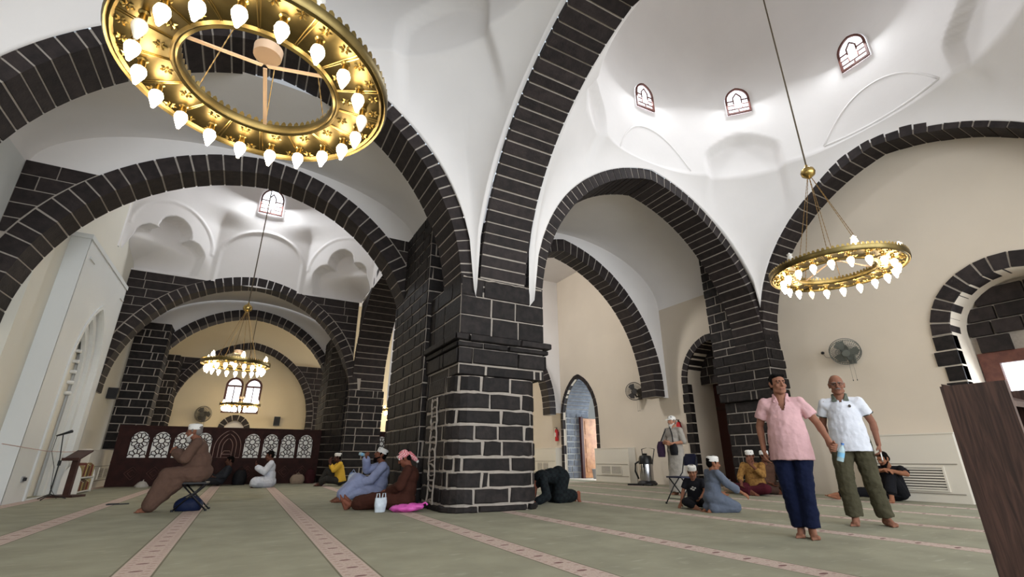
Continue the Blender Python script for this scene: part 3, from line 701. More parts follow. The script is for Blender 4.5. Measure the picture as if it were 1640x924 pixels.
for ri, z in enumerate(rows_):
    k = 1.0 if ri < 4 else max(0.02, cos((ri-3)/8*pi/2))
    for j in range(NN*3+1):
        t = pi*j/(NN*3); rib = 1+0.05*abs(sin(t*6)); vs.append((-3.74-0.55*k*sin(t)*rib, NI['c']+0.72*k*cos(t), z))
q = NN*3+1
for r in range(len(rows_)-1):
    for j in range(q-1): fs.append((r*q+j, r*q+j+1, (r+1)*q+j+1, (r+1)*q+j))
mesh_obj('niche_shell', vs, fs, M_LWHITE, pt)
for i in range(7):
    z = 2.2+i*0.24; k = 0.92-0.07*i; MB().tube([(-3.74-0.42*k*sin(pi*j/14), NI['c']+0.66*k*cos(pi*j/14), z) for j in range(15)], 0.045, 6).build('niche_rib', M_LWHITE, pt, smooth=True)
for yc in (12.55, 15.25): MB().box(-3.54,-3.50, yc-.30 if yc<13 else yc-.05, yc+.05 if yc<13 else yc+.3, 4.75, 4.8).build('border', M_LWHITE, pt)
sk = empty('wall_socket', (-3.515, 12.62, 0.40), label='small wall socket on the white portal beside mic stand', cat='socket')
MB().box(-0.01,0.012,-.07,.07,-.05,.05).build('plate', mat('grey_plate',(150,150,150),.5), sk); MB().box(0.012,0.05,-.03,.03,-.03,.03).build('plug', M_BLACK, sk)

# ================================================================== WOODEN SCREENS
M_WOODM = mat('screen_wood', (52,28,25), 0.6, rgb2=(40,21,19), scale=5, spec=0.12)
M_BACK = mat('white_backing', (236,236,232), 0.6)
M_INLAY = mat('inlay_line', (150,122,112), 0.5)
def lattice_window(parent, c, w, zb, zt, y):
    """arched opening filled with rosette tracery over a pale backing"""
    a = w/2; z0 = zt-a*0.95; f = lambda u,v,d: (u, y+d, v)
    lp = arch_loop(c, a, 0.02, z0, zb, 14)
    b = MB(); b.prism(lp, 0.012, 0.02, f); pn = fix_normals(b.build('lattice_pane', M_BACK, parent))
    t = MB(); rw = 0.010
    def bar(p, q, wd=rw):
        P, Q = Vector((p[0],0,p[1])), Vector((q[0],0,q[1])); d = (Q-P); L = d.length
        if L < 1e-4: return
        d /= L; n_ = Vector((-d.z,0,d.x))*wd
        V = [P-n_, Q-n_, Q+n_, P+n_]; t.add([(v.x, y-0.012, v.z) for v in V]+[(v.x, y+0.012, v.z) for v in V], [(3,2,1,0),(0,1,5,4),(1,2,6,5),(2,3,7,6),(3,0,4,7)])
    def inside(u, v):
        if v < zb or abs(u-c) > a: return False
        return v <= z0 or (u-c)**2+(v-z0)**2 <= a*a
    def seg(p, q, wd=rw):
        if inside(*p) and inside(*q): bar(p, q, wd)
    def rosette(uc, vc, r):
        K = 10
        for i in range(K):
            th = 2*pi*(i+.5)/K; th2 = 2*pi*(i+1.5)/K; tm = 2*pi*(i+1)/K
            seg((uc+.36*r*cos(th), vc+.36*r*sin(th)), (uc+.82*r*cos(th), vc+.82*r*sin(th)), .012)
            seg((uc+.36*r*cos(th), vc+.36*r*sin(th)), (uc+.36*r*cos(th2), vc+.36*r*sin(th2)), .012)
            seg((uc+.82*r*cos(th), vc+.82*r*sin(th)), (uc+.98*r*cos(tm), vc+.98*r*sin(tm)), .010)
            seg((uc+.82*r*cos(th2), vc+.82*r*sin(th2)), (uc+.98*r*cos(tm), vc+.98*r*sin(tm)), .010)
    rosette(c, z0-0.02, a*1.0); rosette(c, zb+0.05, a*1.0)
    for u in (-.5, .5): seg((c+u*a, zb+.30), (c, zb+.36), .008); 
    for i in range(len(lp)-1): bar(lp[i], lp[i+1], .014)
    bar(lp[-1], lp[0], .014)
    o = t.build('tracery', M_WOODM, pn); return pn
def wood_screen(label, x0, x1, y, ztop, cells, w, center=None, flip=1):
    root = empty('wooden_screen', label=label, cat='screen')
    zb, zt = 0.78, 1.52
    lps = [arch_loop(c, w/2, 0.02, zt-w/2*.95, zb, 14) for c in cells]
    f = lambda u,v,d: (u, y+d, v)
    holed_wall('panel', [(x0,0),(x1,0),(x1,ztop),(x0,ztop)], lps, f, -0.02, 0.02, M_WOODM, None, parent=root)
    MB().box(x0, x1, y+0.03, y+0.06, 0, ztop).build('back_panel', M_WOODM, root)
    MB().box(x0, x1, y-0.045, y+0.07, ztop, ztop+0.05).build('top_rail', M_WOODM, root)
    MB().box(x0, x1, y-0.04, y-0.02, 0.64, 0.70).build('rail', M_WOODM, root)
    for c in cells: lattice_window(root, c, w, zb, zt, y)
    for c in cells:
        MB().box(c-w/2, c+w/2, y-0.032, y-0.02, 0.14, 0.58).build('lower_panel', M_WOODM, root)
        n_ = 4
        for s_ in (0.09, 0.05):
            P = [(c-s_*2, .36), (c, .36+s_*2), (c+s_*2, .36), (c, .36-s_*2)]
            tb = MB(); tb.tube([(p[0], y-0.034, p[1]) for p in P+[P[0]]], 0.006, 4, cap=False); tb.build('inlay', mat('inlay_dark',(92,62,56),.5), root)
    if center is not None:
        for k_, (a, zt_) in enumerate(((0.37,1.54),(0.24,1.42),(0.14,1.28))):
            lp = arch_loop(center, a, 0.2, zt_-a*1.2, 0.80, 14); tb = MB(); tb.tube([(u, y-0.024, v) for u,v in lp+[lp[0]]], 0.009, 5, cap=False); tb.build('inlay', M_INLAY, root)
        tb = MB(); tb.tube([(center-.13,y-.026,.90),(center-.08,y-.026,1.0),(center+.08,y-.026,1.0),(center+.13,y-.026,.90),(center-.13,y-.026,.90)], 0.008, 5, cap=False); tb.build('inlay', M_INLAY, root)
    return root
wood_screen('dark wooden screen with eight rosette lattice windows and carved niche panel', -3.30, 2.33, 18.2, 1.66, [-2.74,-2.21,-1.67,-1.12,0.24,0.79,1.32,1.86], 0.47, center=-0.44)
wood_screen('dark wooden lattice screen seen in the gap beside the central pier', 4.05, 7.2, 18.2, 1.66, [4.46,5.02,5.58,6.14,6.70], 0.46)

# ================================================================== CHANDELIERS
M_BULB = mat('lit_bulb', (255,240,210), 0.4, emit=(255,234,198), estr=34.0)
M_BULBOFF = mat('unlit_bulb', (235,232,225), 0.15, alpha=0.75)
M_GLASS = mat('lamp_glass', (240,238,230), 0.08, alpha=0.35)
M_ROSE = mat('copper_paint', (222,190,160), 0.4, metal=0.25)
M_BRASSD = mat('brass_plate', (128,112,72), 0.36, metal=1.0, rgb2=(104,90,56), scale=6)
_cache = {}
def shared(key, make):
    if key not in _cache: _cache[key] = make()
    return _cache[key]
def inst(name, me, parent, loc=(0,0,0), rz=0, rot=None):
    o = bpy.data.objects.new(name, me); COL.objects.link(o); o.parent = parent; o.location = loc
    o.rotation_euler = rot if rot else (0,0,rz); return o
def mk(mb, m, smooth=False):
    me = bpy.data.meshes.new('m'); me.from_pydata(mb.v, [], mb.f); me.update(); me.materials.append(m)
    if smooth:
        for p in me.polygons: p.use_smooth = True
        me.set_sharp_from_angle(angle=RAD(45))
    return me
def bulb_mesh(m, k):
    def go():
        b = MB(); b.lathe([(0.0,-0.150),(0.010,-0.146),(0.022,-0.115),(0.040,-0.070),(0.046,-0.040),(0.038,-0.010),(0.020,0.004),(0.0,0.004)], 16); return mk(b, m, True)
    return shared('bulb'+k, go)
def socket_mesh():
    def go():
        b = MB(); b.lathe([(0.0,0.0),(0.022,0.0),(0.026,0.02),(0.022,0.055),(0.034,0.066),(0.0,0.07)], 10); return mk(b, M_BRASS, True)
    return shared('sock', go)
def chimney_mesh():
    def go():
        b = MB(); b.lathe([(0.030,0.0),(0.044,0.03),(0.048,0.06),(0.036,0.10),(0.032,0.13),(0.044,0.16),(0.041,0.16),(0.029,0.13),(0.033,0.10),(0.045,0.06),(0.041,0.03),(0.027,0.0)], 12); return mk(b, M_GLASS, True)
    return shared('chim', go)
def star_mesh():
    def go():
        b = MB()
        for i in range(6):
            t = 2*pi*i/6; d = Vector((cos(t),sin(t),0)); s = Vector((-sin(t),cos(t),0)); c0 = d*0.006
            P = [c0, d*0.024+s*0.010, d*0.046, d*0.024-s*0.010, d*0.024+Vector((0,0,-0.014))]
            b.add(P, [(0,1,4),(1,2,4),(2,3,4),(3,0,4)])
        return mk(b, M_BRASS)
    return shared('star', go)
def chandelier(label, loc, ro, ri, zball, ztop, nb=20, nup=6, off=(), upoff=(), detail=True, rot=0.0, lean=(0,0), name='chandelier'):
    root = empty(name, loc, rot, label=label, cat='chandelier', group='brass ring chandeliers')
    b = MB()
    P = [(ri,0.0),(ri+.012,-.022),(ri+.03,-.010),(ri+.045,-.024),(ri+.062,-.006),(ro-.062,-.006),(ro-.045,-.026),(ro-.030,-.012),(ro-.014,-.028),(ro,-.006),(ro,.045),(ro-.012,.05),(ro-.02,.03),(ri+.02,.03),(ri+.012,.05),(ri,.045)]
    b.lathe(P, 72, closed=True); shade_auto(fix_normals(b.build('ring', M_BRASSD, root)), 35)
    for (r, nm) in ((ro-.006, 'cresting'), (ri+.006, 'cresting')):
        b = MB(); K = 96 if r > .7 else 60
        for i in range(K):
            t = 2*pi*i/K; s = Vector((-sin(t),cos(t),0)); c = Vector((r*cos(t), r*sin(t), .045)); w_ = pi*r/K*0.72; n_ = Vector((cos(t),sin(t),0))*.004
            pts = [c-s*w_, c+s*w_, c+s*w_*0.8+Vector((0,0,.025)), c+Vector((0,0,.042)), c-s*w_*0.8+Vector((0,0,.025))]
            b.add([p-n_ for p in pts]+[p+n_ for p in pts], [(4,3,2,1,0),(5,6,7,8,9)]+[(j,(j+1)%5,5+(j+1)%5,5+j) for j in range(5)])
        b.build(nm, M_BRASS, root)
    K = 16
    if detail:
        for i in range(K):
            t = 2*pi*(i+.5)/K; d = Vector((cos(t),sin(t),0)); b = MB(); s = Vector((-sin(t),cos(t),0))
            for k in (-.008,.008): b.tube([d*(ri+.06)+s*k*.7+Vector((0,0,-.008)), d*(ro-.06)+s*k*1.6+Vector((0,0,-.008))], 0.004, 5)
            b.build('panel_rib', M_BRASS, root)
            tm = 2*pi*i/K
            for (rr, dt) in ((ri+.11,0.0),(ro-.10,.10),(ro-.10,-.10)):
                inst('star', star_mesh(), root, (rr*cos(tm+dt), rr*sin(tm+dt), -.008), tm)
    rb = ri+(ro-ri)*0.56
    for i in range(nb):
        t = 2*pi*i/nb; lit = i not in off; p = (rb*cos(t), rb*sin(t), -.012)
        bl = inst('bulb', bulb_mesh(M_BULB if lit else M_BULBOFF, 'on' if lit else 'off'), root, (p[0],p[1],-.075))
        inst('socket', socket_mesh(), bl, (0,0,0))
    for i in range(nup):
        t = 2*pi*(i+.5)/nup+.2; lit = i not in upoff; rr = ro-.10
        bl = inst('upper_bulb', bulb_mesh(M_BULB if lit else M_BULBOFF, 'on' if lit else 'off'), root, (rr*cos(t), rr*sin(t), .08), rot=(pi,0,0))
        inst('glass_chimney', chimney_mesh(), root, (rr*cos(t), rr*sin(t), .04))
    # hub, arms, chains, ball and rod
    zh = 0.33
    b = MB(); b.lathe([(0,-.045),(.075,-.045),(.10,-.04),(.105,.035),(.085,.045),(0,.05)], 24); hb = shade_auto(b.build('hub', M_ROSE, root)); hb.location = (0,0,zh)
    for k in (76, 196, 316):
        t = RAD(k); d = Vector((cos(t),sin(t),0)); s = Vector((-sin(t),cos(t),0))*.014
        A, B = d*.02+Vector((0,0,.19)), d*(ri+.01)+Vector((0,0,.03)); u = Vector((0,0,.006)); b = MB()
        b.add([A-s-u,A+s-u,B+s-u,B-s-u,A-s+u,A+s+u,B+s+u,B-s+u], [(0,1,2,3),(7,6,5,4),(0,4,5,1),(1,5,6,2),(2,6,7,3),(3,7,4,0)]); b.build('arm', M_ROSE, root)
    zb_ = zball-loc[2]; top = Vector((lean[0],lean[1],zb_))
    for k in (16,76,136,196,256,316):
        t = RAD(k); A = Vector((cos(t),sin(t),0))*(ri+.02)+Vector((0,0,.03)); n_ = 60 if detail else 12
        pts = [A.lerp(top, i/n_) for i in range(n_+1)]; b = MB(); b.tube(pts, [0.0065 if i%2 else 0.0035 for i in range(n_+1)] if detail else 0.005, 5); b.build('chain', mat('aged_brass',(150,118,70),.4,metal=.8), root)
    b = MB(); b.lathe([(0,-.115),(.03,-.115),(.045,-.10),(.10,-.055),(.115,0),(.10,.055),(.045,.10),(.03,.115),(.02,.15),(0,.15)], 24, c=tuple(top)); shade_auto(b.build('ball', M_BRASS, root))
    b = MB(); b.tube([top+Vector((0,0,.1)), Vector((lean[0],lean[1],ztop-loc[2]))], 0.014, 8); b.build('rod', mat('dark_rod',(96,84,66),.5,metal=.6), root)
    return root
chandelier('huge brass ring chandelier hanging nearest, its embossed underside seen from below', (-0.34,3.38,3.43), 0.938, 0.512, 5.30, 13.5, off=(11,19), upoff=(1,4), rot=RAD(9))
chandelier('brass ring chandelier above the two walking men', (7.94,3.60,3.61), 0.955, 0.53, 5.44, 13.5, off=(3,), upoff=(0,2), rot=RAD(4), lean=(-0.10,0))
chandelier('brass ring chandelier on a long wire before the third left arch', (-0.50,13.60,2.99), 0.775, 0.46, 4.49, 12.6, detail=False)
chandelier('farthest brass ring chandelier in front of the paired windows', (-0.40,23.0,2.86), 0.76, 0.45, 4.35, 7.4, detail=False)
chandelier('brass ring chandelier partly hidden behind the central pier', (6.55,24.0,3.05), 0.76, 0.45, 4.5, 8.6, detail=False)

# ================================================================== FITTINGS ALONG THE WALLS
M_AC = mat('unit_white', (216,209,196), 0.6)
def ac_unit(label, side, y0, y1, z1, xface, xwall, gy0, gy1, gz0, gz1, slats=9, bars='h'):
    root = empty('air_unit', (0,0,0), label=label, cat='air unit'); s = 1 if side == 'R' else -1
    xa, xb = sorted((xface, xwall)); MB().box(xa, xb, y0, y1, 0, z1).build('casing', M_AC, root)
    k = -0.012*s
    MB().box(*sorted((xface, xface+k)), y0+.06, y1-.06, gz1+.06, gz1+.075).build('panel_seam', mat('seam',(150,142,130),.8), root)
    MB().box(*sorted((xface, xface+k)), y0+.06, y1-.06, gz0-.075, gz0-.06).build('panel_seam', mat('seam',(150,142,130),.8), root)
    MB().box(*sorted((xface, xface+k*.3)), gy0, gy1, gz0, gz1).build('grille_back', mat('vent_dark',(58,50,46),.8), root)
    g = 0.03
    for (a0,a1,c0,c1) in ((gy0-g,gy1+g,gz1,gz1+g),(gy0-g,gy1+g,gz0-g,gz0),(gy0-g,gy0,gz0,gz1),(gy1,gy1+g,gz0,gz1)):
        MB().box(*sorted((xface, xface+2*k)), a0,a1,c0,c1).build('grille_frame', M_AC, root)
    for i in range(slats):
        z = gz0+(i+.5)*(gz1-gz0)/slats; h = (gz1-gz0)/slats*0.30; MB().box(*sorted((xface, xface+1.6*k)), gy0, gy1, z-h, z+h).build('slat', M_AC, root)
    if bars == 'v': MB().box(*sorted((xface, xface+2*k)), (gy0+gy1)/2-.025, (gy0+gy1)/2+.025, gz0, gz1).build('grille_frame', M_AC, root)
    MB().box(*sorted((xface+k, xwall)), y0-.02, y1+.02, z1, z1+.025).build('top_cover', M_AC, root)
    return root
ac_unit('cream floor-standing air unit with slatted grille behind the seated man in black', 'R', 4.00, 5.55, 1.20, 11.48, XW_R-.005, 4.30, 5.25, 0.22, 0.60, slats=8)
ac_unit('cream air unit with low grille between the far door and vacuum cleaner', 'R', 12.75, 14.55, 1.10, 11.45, XW_R-.005, 13.15, 14.2, 0.27, 0.52, slats=6, bars='v')
ac_unit('cream air unit behind the man bowed in prostration', 'R', 17.15, 18.9, 1.18, 11.45, XW_R-.005, 17.7, 18.6, 0.30, 0.60, slats=6, bars='v')
ac_unit('white air unit on the left wall near the wooden screen', 'L', 16.6, 19.3, 0.98, -3.46, XW_L2+.005, 17.9, 19.0, 0.25, 0.50, slats=6, bars='v')

def wall_fan(label, loc, rz, tilt, s=1.0, wall=None, swing=0.0, mat_c=(96,98,92)):
    """wall fan: plate on the wall, arm, motor, cage with rings, blades, pull cords; faces local -Y"""
    root = empty('wall_fan', loc, rz, label=label, cat='fan', group='wall fans')
    G = mat('fan_grey_%d' % mat_c[0], mat_c, 0.45); D = mat('fan_dark', (44,44,44), 0.5)
    MB().box(-.05*s,.05*s,-.04*s,0,-.13*s,.10*s).build('wall_plate', G, root)
    MB().tube([(0,-.03*s,-.05*s),(0,-.14*s,-.06*s),(0,-.20*s,.02*s)], .022*s, 8).build('arm', G, root, True)
    T = Matrix.Translation(Vector((0,-.20*s,.08*s))) @ Euler((tilt,0,swing)).to_matrix().to_4x4()
    b = MB(); R_ = 0.22*s; n = 28
    for d_ in (-.10*s, 0.02*s):
        b.tube([T @ Vector((R_*cos(2*pi*i/n)*(.99), -.06*s+ (d_+.04*s)*.5, R_*sin(2*pi*i/n))) for i in range(n+1)], .006*s, 5, cap=False)
    for i in range(40):
        t = 2*pi*i/40; c, q = cos(t), sin(t)
        b.tube([T @ Vector((R_*.2*c,-.12*s,R_*.2*q)), T @ Vector((R_*.7*c,-.115*s,R_*.7*q)), T @ Vector((R_*c,-.075*s,R_*q)), T @ Vector((R_*.85*c,-.01*s,R_*.85*q)), T @ Vector((R_*.25*c,.0,R_*.25*q))], .0032*s, 4, cap=False)
    b.build('cage', G, root)
    b = MB(); b.lathe([(0,-.02),(.05,-.02),(.06,.0),(.055,.02),(0,.02)], 16); ob = shade_auto(b.build('front_badge', G, root)); ob.matrix_local = T @ Matrix.Translation((0,-.12*s,0)) @ Matrix.Rotation(pi/2,4,'X') @ Matrix.Scale(s,4)
    b = MB(); b.lathe([(0,-.06),(.05,-.06),(.065,-.02),(.06,.06),(.03,.08),(0,.08)], 16); ob = shade_auto(b.build('motor', D, root)); ob.matrix_local = T @ Matrix.Translation((0,.03*s,0)) @ Matrix.Rotation(-pi/2,4,'X') @ Matrix.Scale(s,4)
    for k in range(3):
        b = MB(); t0 = 2*pi*k/3; pts = []
        for (r,dt,dy) in ((.04,-.3,0),(.12,-.55,.02),(.185,-.5,.03),(.20,0.0,.0),(.18,.45,-.02),(.10,.5,-.02),(.04,.3,0)):
            pts.append(T @ Vector((r*s*cos(t0+dt), (-.06+dy*.6)*s, r*s*sin(t0+dt))))
        b.add(pts+[p+Vector((0,.004,0)) for p in pts], [tuple(range(7)), tuple(range(13,6,-1))]+[(i,(i+1)%7,7+(i+1)%7,7+i) for i in range(7)]); b.build('blade', G, root)
    for dx in (-.025,.035):
        MB().tube([(dx*s,-.10*s,-.08*s),(dx*s,-.10*s,-.40*s)], .0035*s, 4).build('pull_cord', mat('cord_grey',(150,140,128),.7), root)
        b = MB(); b.lathe([(0,-.02),(.009,-.01),(.009,.01),(0,.02)], 8, c=(dx*s,-.10*s,-.41*s)); b.build('cord_end', D, root)
    return root
wall_fan('large grey wall fan tilted down above the man in white polo', (XW_R-.0,5.45,2.95), RAD(-90), RAD(35), 1.35, swing=RAD(30))
wall_fan('grey wall fan beside the far door, above the vacuum', (XW_R,12.25,2.85), RAD(-90), RAD(15), 1.35, swing=RAD(50), mat_c=(84,80,78))
wall_fan('small dark wall fan on the end wall left of niche', (-1.75,YE,2.5), 0, RAD(10), 1.5, swing=RAD(-20), mat_c=(92,88,82))
def wall_outlet(label, loc, rz):
    r = empty('power_outlet', loc, rz, label=label, cat='socket'); b = MB(); b.lathe([(0,0),(.035,0),(.035,.02),(.02,.035),(0,.035)],12); o = b.build('knob', M_BLACK, r); o.rotation_euler = (pi/2,0,0)
    MB().tube([(0,-.015,0),(.06,-.03,-.12),(.22,-.03,-.16)], .005, 4).build('cable', mat('cord_grey',(150,140,128),.7), r)
wall_outlet('small black wall socket left of the large wall fan', (XW_R,6.05,3.13), RAD(-90))
wall_outlet('tiny dark wall socket right of the far wall fan', (XW_R,11.75,3.2), RAD(-90))
sp = empty('loudspeaker', (1.18,YE,2.42), label='small black loudspeaker on the end wall right of niche', cat='speaker')
MB().box(-.13,.13,-.22,-.04,-.2,.2).build('cabinet', M_BLACK, sp); MB().box(-.11,.11,-.235,-.22,-.17,.17).build('grille', mat('grille_dark',(38,38,40),.8), sp); MB().box(-.03,.03,-.05,0,-.05,.05).build('bracket', M_BLACK, sp)
sp = empty('loudspeaker', (-2.98,18.5,2.62), label='black loudspeaker on the left basalt pier above screen', cat='speaker')
MB().box(-.9,-.62,-.25,-.05,-.16,.16).build('cabinet', M_BLACK, sp); MB().box(-.88,-.64,-.265,-.25,-.13,.13).build('grille', mat('grille_dark',(38,38,40),.8), sp); MB().box(-.79,-.73,-.06,0.02,-.04,.04).build('bracket', M_BLACK, sp)

def extinguisher(label, loc, rz, s=1.0):
    r = empty('fire_extinguisher', loc, rz, label=label, cat='extinguisher', group='fire extinguishers'); RED = mat('red_enamel',(186,30,34),.35)
    b = MB(); b.lathe([(0,-.28),(.07,-.28),(.078,-.26),(.078,.14),(.06,.19),(.028,.215),(0,.215)],16,c=(0,-.1,0)); shade_auto(b.build('cylinder', RED, r))
    b = MB(); b.lathe([(0,.21),(.024,.21),(.024,.26),(0,.27)],10,c=(0,-.1,0)); b.build('valve', M_BLACK, r); MB().box(-.015,.015,-.2,-.06,.265,.28).build('handle', M_BLACK, r)
    MB().tube([(0.02,-.1,.24),(.10,-.12,.18),(.105,-.12,-.02),(.095,-.12,-.16)], .012, 6).build('hose', M_BLACK, r, True); MB().box(-.03,.03,-.03,0,-.05,.1).build('bracket', M_BLACK, r); MB().box(-.05,.05,-.182,-.175,-.1,.06).build('label_plate', mat('paper',(214,206,196),.7), r)
extinguisher('red fire extinguisher on the wall left of far door', (XW_R,17.35,1.75), RAD(-90))
extinguisher('red fire extinguisher on the wall behind the man in cap', (XW_R,10.62,1.62), RAD(-90))

# ---- stainless vacuum cleaner
vc = empty('vacuum_cleaner', (11.05,11.55,0), RAD(-60), label='stainless steel drum vacuum cleaner with black head on wheeled base', cat='vacuum')
STEEL = mat('steel', (178,178,182), 0.22, metal=1.0)
b = MB(); b.lathe([(0,.12),(.20,.12),(.205,.14),(.205,.60),(.20,.62),(0,.62)],28); shade_auto(b.build('drum', STEEL, vc))
b = MB(); b.lathe([(.0,.61),(.215,.61),(.22,.66),(.20,.78),(.17,.85),(.08,.87),(0,.87)],28); shade_auto(b.build('motor_head', M_BLACK, vc))
MB().box(-.06,.06,-.03,.03,.86,.92).build('carry_handle', M_BLACK, vc)
b = MB(); b.lathe([(0,.03),(.30,.03),(.30,.06),(.24,.13),(.0,.13)],24); shade_auto(b.build('base', M_BLACK, vc))
MB().tube([(.12,.14,.30),(.18,.20,.75),(.24,.24,1.05),(.0,.36,1.10),(-.16,.24,1.05),(-.12,.16,.75)], .016, 8).build('push_bar', M_BLACK, vc, True)
MB().tube([(-.15,-.10,.70),(-.30,-.08,.62),(-.33,-.05,.40),(-.24,-.05,.18)], .028, 8).build('hose', M_BLACK, vc, True)
MB().box(-.52,-.05,-.32,-.16,0.0,.05).build('floor_nozzle', M_BLACK, vc)
for sx,sy in ((-.2,-.2),(.2,-.2),(-.2,.2),(.2,.2)): 
    b = MB(); b.lathe([(0,-.02),(.035,-.02),(.035,.02),(0,.02)],12); o = b.build('caster', M_BLACK, vc); o.location = (sx,sy,.035); o.rotation_euler = (pi/2,0,0)
b = MB(); b.box(-.03,.03,-.225,-.20,.52,.62); b.build('latch', M_BLACK, vc)

# ---- big wooden lectern close to the camera at right
lc = empty('lectern', (3.5,1.07,0), label='tall dark grained wooden lectern standing closest at the picture edge', cat='lectern')
WG = bpy.data.materials.new('grained_walnut'); WG.use_nodes = True; nt = WG.node_tree; N = nt.nodes
tc = N.new('ShaderNodeTexCoord'); mp = N.new('ShaderNodeMapping'); mp.inputs['Scale'].default_value = (14,26,1.6); mp.inputs['Rotation'].default_value = (0.10,0,0)
nz = N.new('ShaderNodeTexNoise'); nz.inputs['Scale'].default_value = 1.6; nz.inputs['Detail'].default_value = 8; nz.inputs['Distortion'].default_value = 1.6
cr = N.new('ShaderNodeValToRGB'); cr.color_ramp.elements[0].position = .34; cr.color_ramp.elements[0].color = (*lin((46,30,27)),1); cr.color_ramp.elements[1].position = .68; cr.color_ramp.elements[1].color = (*lin((84,59,52)),1)
nt.links.new(tc.outputs['Object'], mp.inputs[0]); nt.links.new(mp.outputs[0], nz.inputs['Vector']); nt.links.new(nz.outputs[0], cr.inputs[0]); nt.links.new(cr.outputs[0], N['Principled BSDF'].inputs['Base Color']); N['Principled BSDF'].inputs['Roughness'].default_value = .42
MB().box(0,.03,-.14,.14,0,1.152).build('side_panel', WG, lc); MB().box(.62,.65,-.14,.14,0,1.152).build('side_panel', WG, lc)
MB().box(.03,.62,.11,.14,0,1.10).build('front_panel', WG, lc); MB().box(.03,.62,-.14,.11,.78,.80).build('shelf', WG, lc)
bb = MB(); bb.add([(.03,-.13,1.02),(.62,-.13,1.02),(.62,.14,1.14),(.03,.14,1.14),(.03,-.13,1.05),(.62,-.13,1.05),(.62,.14,1.17),(.03,.14,1.17)], [(0,1,2,3),(7,6,5,4),(0,4,5,1),(1,5,6,2),(2,6,7,3),(3,7,4,0)]); bb.build('slanted_top', WG, lc)

# ---- microphone stand, reading stand, book cabinet by the left portal
ms = empty('microphone_stand', (-3.22,13.25,0), label='thin black microphone stand in front of the white portal', cat='mic stand')
for k in range(3):
    t = RAD(20+120*k); MB().tube([(0,0,.10),(.26*cos(t),.26*sin(t),.012)], .011, 6).build('leg', M_BLACK, ms)
MB().tube([(0,0,.06),(0,0,.66)], .013, 8).build('lower_pole', M_BLACK, ms); MB().tube([(0,0,.66),(-.04,-.15,1.22)], .009, 8).build('boom', M_BLACK, ms)
b = MB(); b.lathe([(0,-.05),(.028,-.05),(.028,.05),(0,.05)],10,c=(0,0,.68)); b.build('clutch', M_BLACK, ms)
o = MB().tube([(.10,-.22,1.29),(-.02,-.16,1.245),(-.15,-.10,1.20)], [.030,.022,.015], 10).build('microphone', M_BLACK, ms, True)
MB().tube([(-.14,-.1,1.2),(-.16,-.05,.9),(-.06,.0,.6),(-.02,.03,.2),(.1,.1,.01)], .005, 5).build('cable', M_BLACK, ms)
rs = empty('reading_stand', (-3.12,13.95,0), RAD(-25), label='dark wooden reading stand with slanted top by the portal', cat='stand')
MB().box(-.26,.26,-.18,.18,0,.045).build('foot', M_WOODD, rs); MB().box(-.06,.06,-.03,.03,.04,.78).build('post', M_WOODD, rs)
bb = MB(); bb.add([(-.17,-.17,.72),(.17,-.17,.72),(.17,.17,.91),(-.17,.17,.91),(-.17,-.17,.75),(.17,-.17,.75),(.17,.17,.94),(-.17,.17,.94)], [(0,1,2,3),(7,6,5,4),(0,4,5,1),(1,5,6,2),(2,6,7,3),(3,7,4,0)]); bb.build('slanted_top', M_WOODD, rs); MB().box(-.17,.17,-.185,-.165,.72,.78).build('book_ledge', M_WOODD, rs)
bc = empty('book_cabinet', (-3.34,15.55,0), label='low white arched book cabinet beside the reading stand', cat='cabinet')
bb = MB(); lp = arch_loop(0, .34, .0, .30, 0, 12); bb.prism(lp, -.62, -.58, lambda u,v,d: (u*0.5, d, v)); fix_normals(bb.build('end_panel', M_WHITEP, bc))
bb = MB(); bb.prism(lp, .58, .62, lambda u,v,d: (u*0.5, d, v)); fix_normals(bb.build('end_panel', M_WHITEP, bc))
MB().box(-.16,.16,-.58,.58,.02,.05).build('shelf', M_WHITEP, bc); MB().box(-.16,.16,-.58,.58,.33,.36).build('shelf', M_WHITEP, bc); MB().box(-.17,-.14,-.58,.58,.0,.58).build('back_panel', M_WHITEP, bc)
bk_cols = [(150,128,84),(112,60,50),(168,150,96),(92,70,52),(136,110,70),(120,46,44),(176,160,112),(84,88,70)]
for i in range(14):
    z0_ = .362 if i < 7 else .052; y = -.5+(i%7)*.15; h = .25+.03*((i*5)%3) - (.06 if i >= 7 else 0)
    b_ = empty('book', (-3.34+.02, 15.55+y, z0_), label=('%s book standing in the %s row of the white cabinet' % (['tan','maroon','mustard','brown','olive','dark red','pale gold'][i%7], 'upper' if i < 7 else 'lower')), cat='book', group='books in the white cabinet')
    MB().box(-.11,.13,-.055,.055,0,h).build('cover', mat('bookcover%d'%(i%7), bk_cols[i%7], .6), b_); MB().box(-.10,.132,-.045,.045,h-.012,h+.001).build('pages', mat('pages',(214,204,180),.8), b_)
for i,(y,z,c) in enumerate(((15.0,.66,(168,150,96)),(15.02,.72,(120,60,50)))):
    pass
# printed tape strung across the portal
tp_ = MB().tube([(-3.46,11.0,.99),(-3.45,12.0,.95),(-3.42,13.0,.905),(-3.40,14.2,.90),(-3.42,15.4,.93)], .008, 5).build('barrier_tape', mat('tape_red',(186,160,154),.6)); tag(tp_, 'thin faded red barrier tape strung across the white portal', 'tape')
